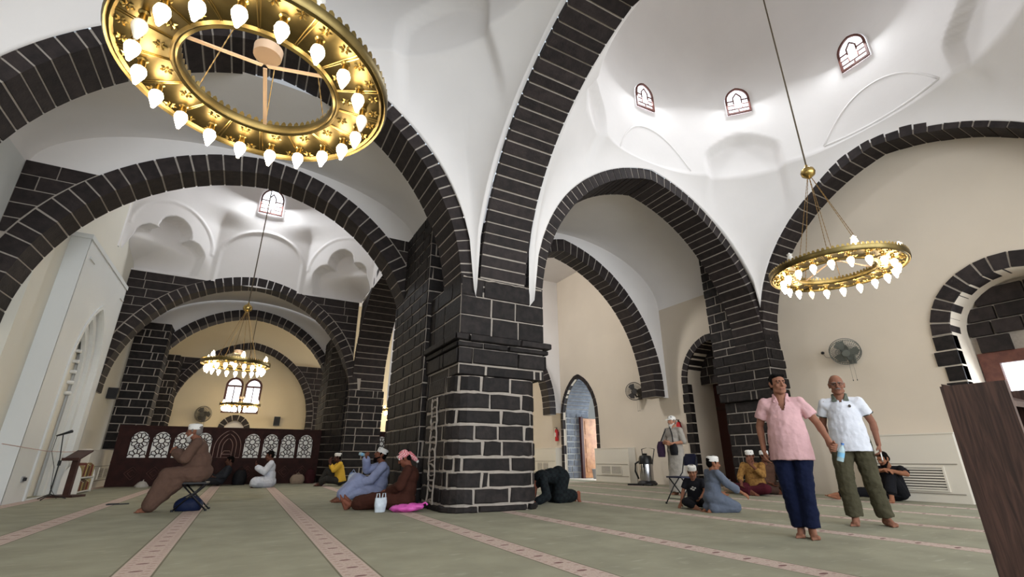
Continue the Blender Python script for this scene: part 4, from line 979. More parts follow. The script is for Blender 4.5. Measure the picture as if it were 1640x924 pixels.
# little things lying on the carpet at left
pn_ = empty('spectacle_case', (-1.78,11.25,0.0), RAD(15), label='thin dark case lying on carpet left of the man on stool', cat='case')
MB().box(-.16,.16,-.03,.03,0,.018).build('body', M_BLACK, pn_); MB().box(-.14,.02,-.02,.02,.018,.026).build('pad', mat('dark_pad',(44,40,40),.6), pn_)
pc = empty('plastic_packet', (-2.35,17.6,0), RAD(30), label='small crumpled pale packet near the foot of the screen', cat='packet')
bb = MB(); bb.lathe([(.0,0),(.16,0),(.17,.04),(.10,.13),(.05,.16),(0,.15)],9); bb.build('body', mat('pale_plastic',(170,166,160),.5), pc); MB().tube([(0,0,.14),(.03,.02,.2)],.012,5).build('knot', mat('pale_plastic',(170,166,160),.5), pc)

# ================================================================== PEOPLE
_pending = []                       # (temp object, final name, material, parent, smooth flag)
def V(*a): return Vector(a)
def frame_from(z, x):
    z = z.normalized(); x = (x - z*x.dot(z)).normalized(); y = z.cross(x); return Matrix((x,y,z)).transposed()
class Part:
    """union of swept solids, fused by voxel remeshing into one continuous surface"""
    def __init__(s): s.v = []; s.f = []
    def _add(s, vs, fs): k = len(s.v); s.v += [tuple(v) for v in vs]; s.f += [tuple(i+k for i in f) for f in fs]
    def cap(s, p0, r0, p1=None, r1=None, n=12, m=4):
        p0 = Vector(p0); p1 = Vector(p1) if p1 is not None else p0 + V(0,0,1e-4); r1 = r0 if r1 is None else r1
        d = p1-p0; d = d.normalized() if d.length > 1e-6 else V(0,0,1)
        x = d.orthogonal().normalized(); y = d.cross(x); prof_ = []
        for i in range(m+1):
            t = -pi/2 + i/m*pi/2; prof_.append((p0 + d*(r0*sin(t)), r0*cos(t)))
        for i in range(m+1):
            t = i/m*pi/2; prof_.append((p1 + d*(r1*sin(t)), r1*cos(t)))
        vs = [c + (x*cos(2*pi*j/n)+y*sin(2*pi*j/n))*max(r,1e-5) for c, r in prof_ for j in range(n)]; q = len(prof_)
        fs = [(i*n+j, i*n+(j+1)%n, (i+1)*n+(j+1)%n, (i+1)*n+j) for i in range(q-1) for j in range(n)]
        fs += [tuple(range(n))[::-1], tuple((q-1)*n+j for j in range(n))]; s._add(vs, fs); return s
    def chain(s, pts, rs):
        for i in range(len(pts)-1): s.cap(pts[i], rs[i], pts[i+1], rs[i+1])
        return s
    def ell(s, c, r, B=None, n=16, m=10):
        c = Vector(c); B = B or Matrix.Identity(3); vs = []; fs = []
        for i in range(m+1):
            t = -pi/2 + pi*i/m
            for j in range(n):
                p = 2*pi*j/n; vs.append(c + B @ V(r[0]*max(cos(t),1e-4)*cos(p), r[1]*max(cos(t),1e-4)*sin(p), r[2]*sin(t)))
        fs = [(i*n+j, i*n+(j+1)%n, (i+1)*n+(j+1)%n, (i+1)*n+j) for i in range(m) for j in range(n)]
        fs += [tuple(range(n))[::-1], tuple(m*n+j for j in range(n))]; s._add(vs, fs); return s
    def fru(s, rings, n=20):
        """rings: (centre, rx, ry, basis) joined, flat ends"""
        vs = []
        for c, rx, ry, B in rings:
            B = B or Matrix.Identity(3); vs += [Vector(c) + B @ V(rx*cos(2*pi*j/n), ry*sin(2*pi*j/n), 0) for j in range(n)]
        q = len(rings); fs = [(i*n+j, i*n+(j+1)%n, (i+1)*n+(j+1)%n, (i+1)*n+j) for i in range(q-1) for j in range(n)]
        fs += [tuple(range(n))[::-1], tuple((q-1)*n+j for j in range(n))]; s._add(vs, fs); return s
    def make(s, name, m, parent, voxel=0.012, it=4, fac=0.5, cloth=0.0, cut=None):
        me = bpy.data.meshes.new(name); me.from_pydata(s.v, [], s.f); me.update()
        o = bpy.data.objects.new('tmp_'+name, me); COL.objects.link(o)
        r = o.modifiers.new('r','REMESH'); r.mode = 'VOXEL'; r.voxel_size = voxel
        sm = o.modifiers.new('s','SMOOTH'); sm.factor = fac; sm.iterations = it
        if cloth:
            tx = bpy.data.textures.get('folds') or bpy.data.textures.new('folds','CLOUDS'); tx.noise_scale = 0.085; tx.noise_depth = 3
            d = o.modifiers.new('d','DISPLACE'); d.texture = tx; d.strength = cloth; d.mid_level = 0.5; d.texture_coords = 'LOCAL'
        _pending.append((o, name, m, parent, cut))
def flush_people():
    bpy.context.view_layer.update(); dg = bpy.context.evaluated_depsgraph_get()
    for o, name, m, parent, cut in _pending:
        me = bpy.data.meshes.new_from_object(o.evaluated_get(dg)); me.name = name
        if cut:
            bm = bmesh.new(); bm.from_mesh(me); bmesh.ops.delete(bm, geom=[v for v in bm.verts if cut(v.co)], context='VERTS'); bm.to_mesh(me); bm.free()
        me.materials.clear(); me.materials.append(m)
        for p in me.polygons: p.use_smooth = True; p.material_index = 0
        q = bpy.data.objects.new(name, me); COL.objects.link(q); q.parent = parent
    for o, *_ in _pending:
        me = o.data; bpy.data.objects.remove(o, do_unlink=True); bpy.data.meshes.remove(me)
    _pending.clear()
def hand(P, w, d, nrm, side, s=1.0, curl=0.45, spread=0.0):
    """w wrist, d pointing direction, nrm palm normal (fingers bend to it), side: direction of the thumb"""
    w = Vector(w); d = Vector(d).normalized(); t = Vector(side); t = (t - d*t.dot(d)).normalized(); n = d.cross(t)
    if n.dot(Vector(nrm)) < 0: n = -n
    lens_ = (0.070, 0.080, 0.074, 0.058)
    for i, L in enumerate(lens_):
        o = t*(0.030-0.0205*i)*s; k = w + d*0.082*s + o*(1.15+spread); P.cap(w + o*0.6 + d*0.01*s, 0.0165*s, k, 0.0125*s)
        a1, a2 = curl*0.8+0.05*i, curl*1.7+0.06*i
        m1 = k + (d*cos(a1)+n*sin(a1))*L*0.52*s; m2 = m1 + (d*cos(a2)+n*sin(a2))*L*0.48*s
        P.cap(k, 0.0105*s, m1, 0.0092*s); P.cap(m1, 0.0092*s, m2, 0.0075*s)
    b0 = w + d*0.025*s + t*0.026*s; b1 = b0 + (d*0.55+t*0.6+n*0.35).normalized()*0.042*s; b2 = b1 + (d*0.8+t*0.15+n*0.45).normalized()*0.036*s
    P.cap(b0, 0.0155*s, b1, 0.0118*s); P.cap(b1, 0.0118*s, b2, 0.0088*s)
def foot(P, an, td, s=1.0, up=V(0,0,1)):
    an = Vector(an); td = Vector(td).normalized(); up = (Vector(up) - td*Vector(up).dot(td)).normalized(); sd = td.cross(up)
    so = an - up*0.060*s
    P.cap(an, 0.038*s, so - td*0.035*s + up*0.012*s, 0.034*s); P.cap(an + td*0.01*s, 0.036*s, so + td*0.11*s + up*0.004*s, 0.028*s)
    P.cap(so - td*0.03*s + up*0.004*s, 0.030*s, so + td*0.12*s, 0.026*s)
    P.cap(so + td*0.10*s + sd*0.018*s, 0.027*s, so + td*0.13*s - sd*0.022*s, 0.024*s)
    for i in range(5):
        b = so + td*(0.135-0.007*i*(1 if i else 0))*s + sd*(0.034-0.0175*i)*s - up*0.006*s; P.cap(b, 0.0115*s, b + td*(0.040-0.005*i)*s - up*0.006*s, (0.0115 if i == 0 else 0.0088)*s)
SKINS = {}
def skin(c):
    return mat('skin_%d_%d_%d' % c, c, 0.7, var=0.10, scale=14, spec=0.18)
def cloth(name, c, **k):
    kw = dict(rough=0.9, var=0.10, scale=9, bump=0.25, bscale=60, spec=0.15); kw.update(k); return mat('cloth_'+name, c, **kw)
M_EYE = mat('eye_dark', (34,24,20), 0.25); M_EYEW = mat('eye_white', (128,112,102), 0.4)  # eye whites darkened, the shade of the sockets put into their colour
M_HAIRB = mat('hair_black', (15,12,11), 0.9, var=0.3, scale=60, bump=0.5, bscale=120, spec=0.08); M_HAIRG = mat('hair_grey', (120,114,110), 0.75, var=0.3, scale=50, bump=0.4, bscale=120); M_BEARDW = mat('beard_white', (196,192,186), 0.85, var=0.15, scale=60)
M_CAPW = mat('cap_white', (226,224,220), 0.85, var=0.05, scale=60, bump=0.3, bscale=90)
def head(fig, P, J, s=1.0, hair=None, beard=None, cap=None, glasses=False, moustache=None, bald=False, hs=1.0, face=True):
    """adds the head solids to the body P and builds hair, eyes, cap as children"""
    k = s*hs; fw = Vector(J['look']).normalized(); up = Vector(J.get('headup',(0,0,1))); up = (up - fw*up.dot(fw)).normalized(); rt = fw.cross(up)
    B = Matrix((rt,fw,up)).transposed(); c = Vector(J['head'])
    q = lambda x,y,z: c + B @ V(x*k,y*k,z*k)
    P.cap(Vector(J['neck'])-V(0,0,0.02*s), 0.062*s, q(0,-0.02,-0.06), 0.052*k)
    P.ell(q(0,-0.012,0.030), (0.077*k,0.097*k,0.092*k), B); P.ell(q(0,0.018,-0.028), (0.066*k,0.078*k,0.090*k), B)
    P.ell(q(0,0.056,-0.092), (0.036*k,0.034*k,0.028*k), B); P.cap(q(-0.045,0.02,-0.075), 0.026*k, q(-0.012,0.062,-0.092), 0.022*k); P.cap(q(0.045,0.02,-0.075), 0.026*k, q(0.012,0.062,-0.092), 0.022*k)
    P.cap(q(-0.036,0.078,0.028), 0.014*k, q(0.036,0.078,0.028), 0.014*k)
    P.cap(q(0,0.094,0.018), 0.0085*k, q(0,0.112,-0.022), 0.0135*k); P.cap(q(-0.012,0.098,-0.027), 0.0085*k, q(0.012,0.098,-0.027), 0.0085*k)
    P.ell(q(-0.038,0.066,-0.025), (0.024*k,0.022*k,0.026*k), B); P.ell(q(0.038,0.066,-0.025), (0.024*k,0.022*k,0.026*k), B)
    P.cap(q(-0.020,0.088,-0.054), 0.0075*k, q(0.020,0.088,-0.054), 0.0075*k); P.cap(q(-0.016,0.086,-0.066), 0.0085*k, q(0.016,0.086,-0.066), 0.0085*k)
    for sx in (-1,1): P.ell(q(sx*0.078,-0.008,-0.010), (0.011*k,0.022*k,0.034*k), B); P.ell(q(sx*0.084,-0.016,0.006), (0.009*k,0.020*k,0.022*k), B)
    if face:
        for sx in (-1,1):
            e = Part(); e.ell(q(sx*0.031,0.080,0.008), (0.0125*k,0.009*k,0.0050*k), B, 10, 6); mesh_obj('eye', e.v, e.f, M_EYEW, fig, True)
            e = Part(); e.ell(q(sx*0.031,0.0875,0.008), (0.0062*k,0.0035*k,0.0052*k), B, 8, 6); mesh_obj('iris', e.v, e.f, M_EYE, fig, True)
            e = Part(); e.cap(q(sx*0.014,0.093,0.028), 0.0058*k, q(sx*0.050,0.081,0.030), 0.004*k, 6, 2); mesh_obj('eyebrow', e.v, e.f, M_HAIRG if hair is M_HAIRG else M_HAIRB, fig, True)
        e = Part(); e.cap(q(-0.021,0.094,-0.060), 0.0028*k, q(0.021,0.094,-0.060), 0.0028*k, 6, 2); mesh_obj('mouth', e.v, e.f, mat('lip_dark',(96,50,46),0.6), fig, True)
    if hair is not None:
        h = Part()
        if bald:
            for sx in (-1,1): h.ell(q(sx*0.066,-0.035,0.020), (0.018*k,0.055*k,0.042*k), B)
            h.ell(q(0,-0.085,0.000), (0.062*k,0.028*k,0.058*k), B); h.ell(q(0,-0.055,0.095), (0.05*k,0.05*k,0.03*k), B)
        else:
            h.ell(q(0,-0.026,0.054), (0.081*k,0.096*k,0.078*k), B); h.ell(q(0,-0.062,0.0), (0.076*k,0.055*k,0.075*k), B)
            h.cap(q(-0.045,0.052,0.092), 0.018*k, q(0.045,0.052,0.092), 0.018*k)
            for sx in (-1,1): h.ell(q(sx*0.072,0.004,0.022), (0.013*k,0.026*k,0.045*k), B)
        h.make('hair', hair, fig, 0.007, 3)
    if beard is not None:
        h = Part(); h.ell(q(0,0.062,-0.098), (0.048*k,0.040*k,0.045*k), B); h.ell(q(0,0.060,-0.125), (0.034*k,0.030*k,0.040*k), B)
        for sx in (-1,1): h.cap(q(sx*0.068,0.012,-0.045), 0.014*k, q(sx*0.04,0.058,-0.088), 0.022*k)
        h.cap(q(-0.028,0.090,-0.046), 0.008*k, q(0.028,0.090,-0.046), 0.008*k); h.make('beard', beard, fig, 0.007, 3)
    if moustache is not None:
        e = Part(); e.cap(q(-0.026,0.088,-0.050), 0.006*k, q(0,0.099,-0.043), 0.008*k, 6, 2); e.cap(q(0.026,0.088,-0.050), 0.006*k, q(0,0.099,-0.043), 0.008*k, 6, 2); mesh_obj('moustache', e.v, e.f, moustache, fig, True)
    if glasses:
        g = MB()
        for sx in (-1,1): g.tube([q(sx*0.031+0.022*cos(2*pi*i/14), 0.100, 0.006+0.017*sin(2*pi*i/14)) for i in range(15)], 0.0022*k, 5, cap=False); g.tube([q(sx*0.053,0.100,0.010), q(sx*0.082,0.0,0.012)], 0.002*k, 5)
        g.tube([q(-0.009,0.102,0.010), q(0.009,0.102,0.010)], 0.002*k, 5); g.build('glasses', mat('glasses_frame',(40,36,34),0.3), fig)
    if cap == 'kufi':
        g = MB(); n = 24; prf = [(0.089,0.030),(0.092,0.040),(0.091,0.095),(0.086,0.112),(0.070,0.122),(0.0,0.126)]; vs = []
        for (r,z) in prf: vs += [tuple(q(r*cos(2*pi*j/n)*0.93, r*sin(2*pi*j/n)*1.10-0.014, z+0.012*(-sin(2*pi*j/n)*-0.5))) for j in range(n)]
        fs = [(i*n+j, i*n+(j+1)%n, (i+1)*n+(j+1)%n, (i+1)*n+j) for i in range(len(prf)-1) for j in range(n)]; g.add(vs, fs); shade_auto(g.build('cap', M_CAPW, fig), 50)
    if cap == 'visor':
        h = Part(); h.ell(q(0,-0.012,0.058), (0.088*k,0.104*k,0.078*k), B); h.make('cap', M_CAPW, fig, 0.007, 3)
        g = MB(); n = 9; a = [q(0.075*cos(pi*i/(n-1)), 0.062+0.055*sin(pi*i/(n-1)), 0.055-0.02*sin(pi*i/(n-1))) for i in range(n)]; b = [q(0.072*cos(pi*i/(n-1)), 0.070+0.115*sin(pi*i/(n-1)), 0.050-0.030*sin(pi*i/(n-1))) for i in range(n)]
        th = B @ V(0,0,0.004); g.add([*[v+th for v in a],*[v+th for v in b],*[v-th for v in a],*[v-th for v in b]], [(i,i+1,n+i+1,n+i) for i in range(n-1)]+[(2*n+i,3*n+i,3*n+i+1,2*n+i+1) for i in range(n-1)]+[(n+i,n+i+1,3*n+i+1,3*n+i) for i in range(n-1)]); g.build('visor', M_CAPW, fig)
    if cap == 'shemagh':
        sh = mat('red_check_cloth', (206,196,194), 0.9)
        if not sh.get('done'):
            sh['done'] = 1; nt = sh.node_tree; bs = nt.nodes['Principled BSDF']; tc = nt.nodes.new('ShaderNodeTexCoord'); ck = nt.nodes.new('ShaderNodeTexChecker'); ck.inputs['Scale'].default_value = 55; ck.inputs[1].default_value = (*lin((198,60,78)),1); ck.inputs[2].default_value = (*lin((226,190,192)),1)
            nt.links.new(tc.outputs['Object'], ck.inputs[0]); nt.links.new(ck.outputs[0], bs.inputs['Base Color'])
        h = Part(); h.ell(q(0,-0.012,0.050), (0.092*k,0.110*k,0.086*k), B); h.cap(q(-0.06,0.06,0.052), 0.026*k, q(0.06,0.06,0.052), 0.026*k); h.cap(q(-0.085,-0.02,0.03), 0.026*k, q(-0.06,-0.08,0.04), 0.03*k); h.cap(q(0.085,-0.02,0.03), 0.026*k, q(0.06,-0.08,0.04), 0.03*k)
        h.cap(q(0.0,-0.10,0.02), 0.05*k, q(0.03,-0.15,-0.10), 0.035*k); h.make('headscarf', sh, fig, 0.008, 3, cloth=0.012)
        h = Part(); h.cap(q(0.0,0.095,0.085), 0.012*k, q(-0.07,0.055,0.05), 0.014*k); h.cap(q(0.0,0.095,0.085), 0.012*k, q(-0.055,0.075,0.02), 0.012*k); h.cap(q(0.03,-0.13,-0.03), 0.03*k, q(0.05,-0.16,-0.14), 0.025*k); h.make('scarf_end', M_CAPW, fig, 0.008, 2)
def torso_basis(J):
    up = Vector(J['chest'])-Vector(J['pelvis']); x = Vector(J['shR'])-Vector(J['shL']); return frame_from(up, x)
def body(fig, J, s=1.0, sk=(150,104,80), voxel=0.0085, fingers=True, handsR=None, handsL=None, feet=True, **hk):
    P = Part(); g = lambda n: Vector(J[n]); B = torso_basis(J)
    pel, che, nk = g('pelvis'), g('chest'), g('neck')
    P.ell(pel, (0.135*s,0.10*s,0.11*s), B); P.ell((pel+che)/2, (0.12*s,0.09*s,0.16*s), B); P.ell(che, (0.14*s,0.10*s,0.14*s), B); P.cap(che+(nk-che)*0.5, 0.08*s, nk, 0.058*s)
    for sd in 'RL':
        P.chain([che+(g('sh'+sd)-che)*0.7, g('sh'+sd), g('el'+sd), g('wr'+sd)], [0.05*s,0.052*s,0.040*s,0.027*s])
        fa = (g('wr'+sd)-g('el'+sd)).normalized(); mid = g('el'+sd).lerp(g('wr'+sd),0.3); P.cap(g('el'+sd), 0.040*s, mid, 0.041*s)
        h_ = J.get('hand'+sd, {}); xr = B.col[0]*(1 if sd == 'R' else -1); fwd = B.col[1]
        hand(P, g('wr'+sd), h_.get('d', fa), h_.get('n', -xr), h_.get('t', fwd), s, h_.get('curl', 0.45))
        P.chain([pel+(g('hip'+sd)-pel)*0.9, g('hip'+sd), g('kn'+sd), g('an'+sd)], [0.085*s,0.082*s,0.056*s,0.036*s])
        cal = g('kn'+sd).lerp(g('an'+sd),0.35); P.cap(g('kn'+sd), 0.054*s, cal, 0.055*s); P.cap(cal, 0.055*s, g('an'+sd), 0.036*s)
        td = Vector(J.get('toe'+sd, fwd)); foot(P, g('an'+sd), td, s, Vector(J.get('footup'+sd, (0,0,1))))
    head(fig, P, J, s, **hk)
    P.make('body', skin(sk), fig, voxel, 3)
def shirt(fig, J, m, name='shirt', s=1.0, sleeve=0.62, belly=0.0, hem=0.0, loose=1.0, collar=None, voxel=0.011, cl=0.008, tail=None, vneck=0.0, cuff=None):
    P = Part(); g = lambda n: Vector(J[n]); B = torso_basis(J); pel, che, nk = g('pelvis'), g('chest'), g('neck'); ax = (che-pel).normalized(); L = loose
    P.ell(che+ax*0.02*s, (0.168*s*L,0.122*s*L,0.150*s), B); P.ell((pel+che)/2+ax*0.02*s + B.col[1]*belly*0.5, (0.168*s*L,(0.122+belly*.6)*s*L,0.19*s), B)
    lo = pel - ax*hem; P.fru([(lo, 0.212*s*L, 0.158*s*L+belly*.5, B), (pel+ax*0.12*s+B.col[1]*belly*.45, 0.192*s*L, 0.138*s*L+belly*.6, B), ((pel+che)/2+ax*.1*s+B.col[1]*belly*.3, 0.172*s*L, 0.126*s*L+belly*.4, B), (che+ax*0.10*s, 0.150*s, 0.100*s, B)])
    for sd in 'RL':
        P.cap(nk-ax*0.060*s, 0.056*s, g('sh'+sd)-ax*0.004*s, 0.056*s); P.cap(che, 0.10*s, g('sh'+sd)-ax*.02*s, 0.060*s)
        if sleeve <= 1: 
            e = g('sh'+sd).lerp(g('el'+sd), sleeve); d = e-g('sh'+sd); Bf = frame_from(d, B.col[1]); P.cap(g('sh'+sd), 0.058*s*L, g('sh'+sd)+d*0.75, 0.062*s*L); P.fru([(g('sh'+sd)+d*0.1, 0.058*s*L,0.058*s*L,Bf),(e,0.072*s*L,0.070*s*L,Bf)])
        else:
            P.chain([g('sh'+sd), g('el'+sd)], [0.068*s*L,0.060*s*L]); e = g('el'+sd).lerp(g('wr'+sd), sleeve-1); d = e-g('el'+sd); Bf = frame_from(d, B.col[1] if abs(d.normalized().dot(B.col[1])) < .9 else B.col[2])
            P.cap(g('el'+sd), 0.060*s*L, g('el'+sd)+d*0.8, 0.052*s*L); P.fru([(g('el'+sd), 0.056*s*L,0.056*s*L,Bf),(e,0.056*s*L,0.056*s*L,Bf)])
    zt_ = nk.z-0.02*s; cutf = (lambda co: co.y > 0.02*s and co.z > zt_-vneck and abs(co.x) < (co.z-(zt_-vneck))*0.36+0.004) if vneck else None
    P.make(name, m, fig, voxel, 4, cloth=cl, cut=cutf)
    if cuff is not None:
        for sd in 'RL':
            e = g('sh'+sd).lerp(g('el'+sd), sleeve); d = (e-g('sh'+sd)); Bf = frame_from(d, B.col[1]); rr = 0.068*s*L
            MB().tube([e - d.normalized()*0.006 + Bf @ V(rr*cos(2*pi*i/20), rr*sin(2*pi*i/20), 0) for i in range(21)], 0.006*s, 6, cap=False).build('cuff', cuff, fig)
    if collar is not None:
        C = Part(); up = V(0,0,1); bk = nk + V(0,-0.050*s,0.022*s)
        for sx in (-1,1):
            sidep = nk + B.col[0]*sx*0.070*s + B.col[1]*0.0 + up*0.012*s; fr = nk + B.col[0]*sx*0.050*s + B.col[1]*0.062*s - up*0.040*s; tip = nk + B.col[0]*sx*0.082*s + B.col[1]*0.070*s - up*0.070*s; top_ = nk + B.col[0]*sx*0.036*s + B.col[1]*0.078*s - up*(0.055*s+vneck*.25)
            C.cap(bk, 0.016*s, sidep, 0.016*s, 8, 2); C.cap(sidep, 0.016*s, fr, 0.013*s, 8, 2); C.cap(fr, 0.012*s, tip, 0.009*s, 8, 2); C.cap(fr, 0.011*s, top_, 0.009*s, 8, 2); C.cap(sidep, 0.013*s, tip, 0.009*s, 8, 2); C.cap(top_, 0.008*s, tip, 0.008*s, 8, 2)
        C.make('collar', collar, fig, 0.006, 2)
def trousers(fig, J, m, s=1.0, wide=1.0, cut=0.96, voxel=0.011, cl=0.010, name='trousers'):
    P = Part(); g = lambda n: Vector(J[n]); B = torso_basis(J); pel = g('pelvis'); ax = (g('chest')-pel).normalized()
    P.ell(pel, (0.172*s,0.132*s,0.13*s), B); P.ell(pel+ax*.08*s, (0.165*s,0.122*s,0.10*s), B)
    for sd in 'RL':
        h, k, a = g('hip'+sd), g('kn'+sd), g('an'+sd); e = k.lerp(a, cut); P.chain([h, k], [0.105*s*wide,0.082*s*wide]); P.cap(k, 0.082*s*wide, k.lerp(a,0.75), 0.074*s*wide)
        Bf = frame_from(a-k, B.col[0] if abs((a-k).normalized().dot(B.col[0])) < .9 else B.col[1]); P.fru([(k, 0.074*s*wide,0.074*s*wide,Bf),(e, 0.080*s*wide,0.080*s*wide,Bf)])
    P.make(name, m, fig, voxel, 4, cloth=cl)
def robe_skirt(P, J, s=1.0, end=0.92, r0=0.15, r1=0.125, fill=4):
    g = lambda n: Vector(J[n]); pel = g('pelvis')
    for sd in 'RL': 
        e = g('kn'+sd).lerp(g('an'+sd), end); P.chain([g('hip'+sd), g('kn'+sd), e], [r0*s, 0.118*s, r1*s*.92]); m_ = g('hip'+sd).lerp(g('kn'+sd),.6); P.cap(m_-V(0,0,min(.07*s,max(0,m_.z-.12*s))), 0.115*s, e, r1*s*.85)
    for i in range(fill+1):
        t = i/fill; 
        for u in (0.33, 0.66):
            P.cap(g('hipR').lerp(g('hipL'),u).lerp(g('knR').lerp(g('knL'),u), t), 0.105*s); P.cap(g('knR').lerp(g('knL'),u).lerp(g('anR').lerp(g('anL'),u), t*end), 0.085*s)
def robe(fig, J, m, s=1.0, sleeve=1.9, name='robe', end=0.92, loose=1.05, belly=0.0, voxel=0.012, cl=0.026, skirt=True, standing=False, hem_z=0.12):
    P = Part(); g = lambda n: Vector(J[n]); B = torso_basis(J); pel, che, nk = g('pelvis'), g('chest'), g('neck'); ax = (che-pel).normalized()
    P.ell(che+ax*0.03*s, (0.180*s*loose,0.128*s*loose,0.16*s), B); P.ell((pel+che)/2+B.col[1]*belly*.6, (0.180*s*loose,(0.138+belly)*s*loose,0.20*s), B); P.ell(pel, (0.195*s*loose,0.160*s*loose,0.15*s), B)
    for sd in 'RL':
        P.cap(nk-ax*0.045*s, 0.062*s, g('sh'+sd), 0.066*s); P.cap(che, 0.11*s, g('sh'+sd), 0.070*s)
        if sleeve <= 1: P.cap(g('sh'+sd), 0.070*s, g('sh'+sd).lerp(g('el'+sd), sleeve), 0.066*s)
        else: P.chain([g('sh'+sd), g('el'+sd), g('el'+sd).lerp(g('wr'+sd), sleeve-1)], [0.078*s,0.082*s,0.076*s])
    if standing:
        P.fru([(V(pel.x,pel.y,hem_z), 0.245*s,0.20*s,None),(V(pel.x,pel.y,0.5*s), 0.205*s,0.165*s,None),(pel, 0.195*s,0.155*s,None),((pel+che)/2, 0.178*s,0.135*s,None)])
    elif skirt: robe_skirt(P, J, s, end)
    P.make(name, m, fig, voxel, 5, cloth=cl)
def person(label, loc, facing, group=None):
    return empty('person', loc, atan2(-facing[0], facing[1]), label=label, cat='person', group=group)
def stand_pose(s, **ov):
    J = dict(pelvis=(0,0,.93), chest=(0,0,1.25), neck=(0,-.005,1.455), head=(0,.02,1.585), look=(0,1,0), shR=(.178,-.005,1.375), shL=(-.178,-.005,1.375), elR=(.25,-.03,1.11), elL=(-.25,-.03,1.11), wrR=(.255,.05,.855), wrL=(-.255,.05,.855), hipR=(.095,0,.90), hipL=(-.095,0,.90), knR=(.10,.03,.49), knL=(-.10,.03,.49), anR=(.10,0,.085), anL=(-.10,0,.085), toeR=(.12,1,-.02), toeL=(-.12,1,-.02))
    J.update(ov)
    for k, v in J.items():
        if isinstance(v, tuple) and k not in ('look','headup','toeR','toeL','footupR','footupL'): J[k] = tuple(x*s for x in v)
    return J

# ---- the man in the pink polo, walking towards the camera
f = person('man in pink polo shirt and navy trousers walking barefoot, water bottle in hand', (5.27,3.27,0), (-.85,-.53))
J = stand_pose(0.985, elR=(.27,-.06,1.12), wrR=(.265,.02,.86), elL=(-.31,-.02,1.14), wrL=(-.385,.14,.905), hipR=(.10,0,.90), knR=(.085,.05,.49), anR=(.045,.01,.085), hipL=(-.10,0,.90), knL=(-.07,.09,.49), anL=(-.055,.07,.085), look=(-.42,.9,-.04), handL=dict(d=(-.35,.85,-.35), n=(.6,0,-.7), t=(-.3,.2,.9), curl=.95), handR=dict(curl=.55))
body(f, J, .985, (140,97,78), voxel=0.0065, hair=M_HAIRB)
shirt(f, J, cloth('pink', (200,160,162)), 'polo_shirt', .985, 0.66, belly=.055, hem=.17, loose=1.04, collar=cloth('pink_collar', (196,154,156)), vneck=.15, voxel=0.009, cl=.022)
trousers(f, J, cloth('navy', (16,23,48)), .985, 1.05, voxel=0.009, cl=.028)
PINK = f
# ---- the man in the white polo
f = person('man with glasses in white polo shirt and olive trousers walking barefoot', (6.80,3.42,0), (-.89,-.45))
J = stand_pose(1.06, knR=(.13,.09,.49), anR=(.12,.05,.085), knL=(-.12,.0,.49), anL=(-.17,-.10,.085), toeL=(-.45,1,-.02), elL=(-.27,-.08,1.12), wrL=(-.27,.0,.87), elR=(.24,-.10,1.12), wrR=(.22,-.02,.87), look=(-.05,1,-.10), handL=dict(curl=.8))
body(f, J, 1.06, (134,92,74), voxel=0.0065, hair=M_HAIRG, bald=True, glasses=True, moustache=M_HAIRG)
shirt(f, J, cloth('white_polo', (212,214,222)), 'polo_shirt', 1.06, 0.60, belly=.035, hem=.14, loose=1.0, collar=cloth('grey_collar', (96,102,92)), vneck=.07, cuff=cloth('grey_cuff', (62,68,64)), voxel=0.009, cl=.022)
trousers(f, J, cloth('olive', (72,68,52)), 1.06, 1.12, voxel=0.009, cl=.032)
_B = torso_basis(J); _c = Vector(J['chest']); bd = Part(); bd.ell(_c+_B@V(-.085,.123,.07), (.016,.005,.019), _B, 10, 6); mesh_obj('chest_badge', bd.v, bd.f, mat('badge',(74,66,60),.7), f, True)
WHITE = f
# ---- the standing man with cap and bags
f = person('older man in pale grey robe and white visor cap standing with shoulder bags', (8.75,8.15,0), (-.93,-.12))
J = stand_pose(1.0, elR=(.27,.02,1.12), wrR=(.10,.26,1.10), elL=(-.27,.03,1.12), wrL=(-.10,.27,1.08), look=(.1,1,.0), handR=dict(d=(-.8,.5,.1), n=(0,-.6,-.6), t=(0,.3,1), curl=.8), handL=dict(d=(.8,.5,.1), n=(0,-.6,-.6), t=(0,.3,1), curl=.8))
body(f, J, 1.0, (166,118,94), hair=M_HAIRG, cap='visor', beard=M_BEARDW)
robe(f, J, cloth('pale_grey', (160,154,146)), 1.0, 0.95, standing=True, hem_z=.07, belly=.02)
CAPM = f
# ---- old man on the folding stool
f = person('bearded man in brown robe and white cap sitting on folding stool', (-0.53,9.45,0), (-1,.10))
J = stand_pose(1.0, pelvis=(0,0,.56), chest=(0,.09,.87), neck=(0,.15,1.06), head=(0,.215,1.175), look=(0,1,-.12), shR=(.19,.11,1.0), shL=(-.19,.11,1.0), elR=(.24,.22,.76), elL=(-.24,.22,.76), wrR=(.07,.40,.86), wrL=(-.07,.40,.86), hipR=(.10,.02,.54), hipL=(-.10,.02,.54), knR=(.12,.42,.52), knL=(-.12,.42,.52), anR=(.10,.60,.085), anL=(-.10,.56,.085), toeR=(.1,1,-.05), toeL=(-.1,1,-.05), handR=dict(d=(-.5,.7,.3),n=(-.8,-.2,0),t=(0,0,1),curl=1.0), handL=dict(d=(.5,.7,.3),n=(.8,-.2,0),t=(0,0,1),curl=1.0))
body(f, J, 1.0, (128,84,66), hair=M_HAIRG, cap='kufi', beard=M_BEARDW)
robe(f, J, cloth('brown_robe', (94,72,62)), 1.0, 1.88, end=.93, belly=.05)
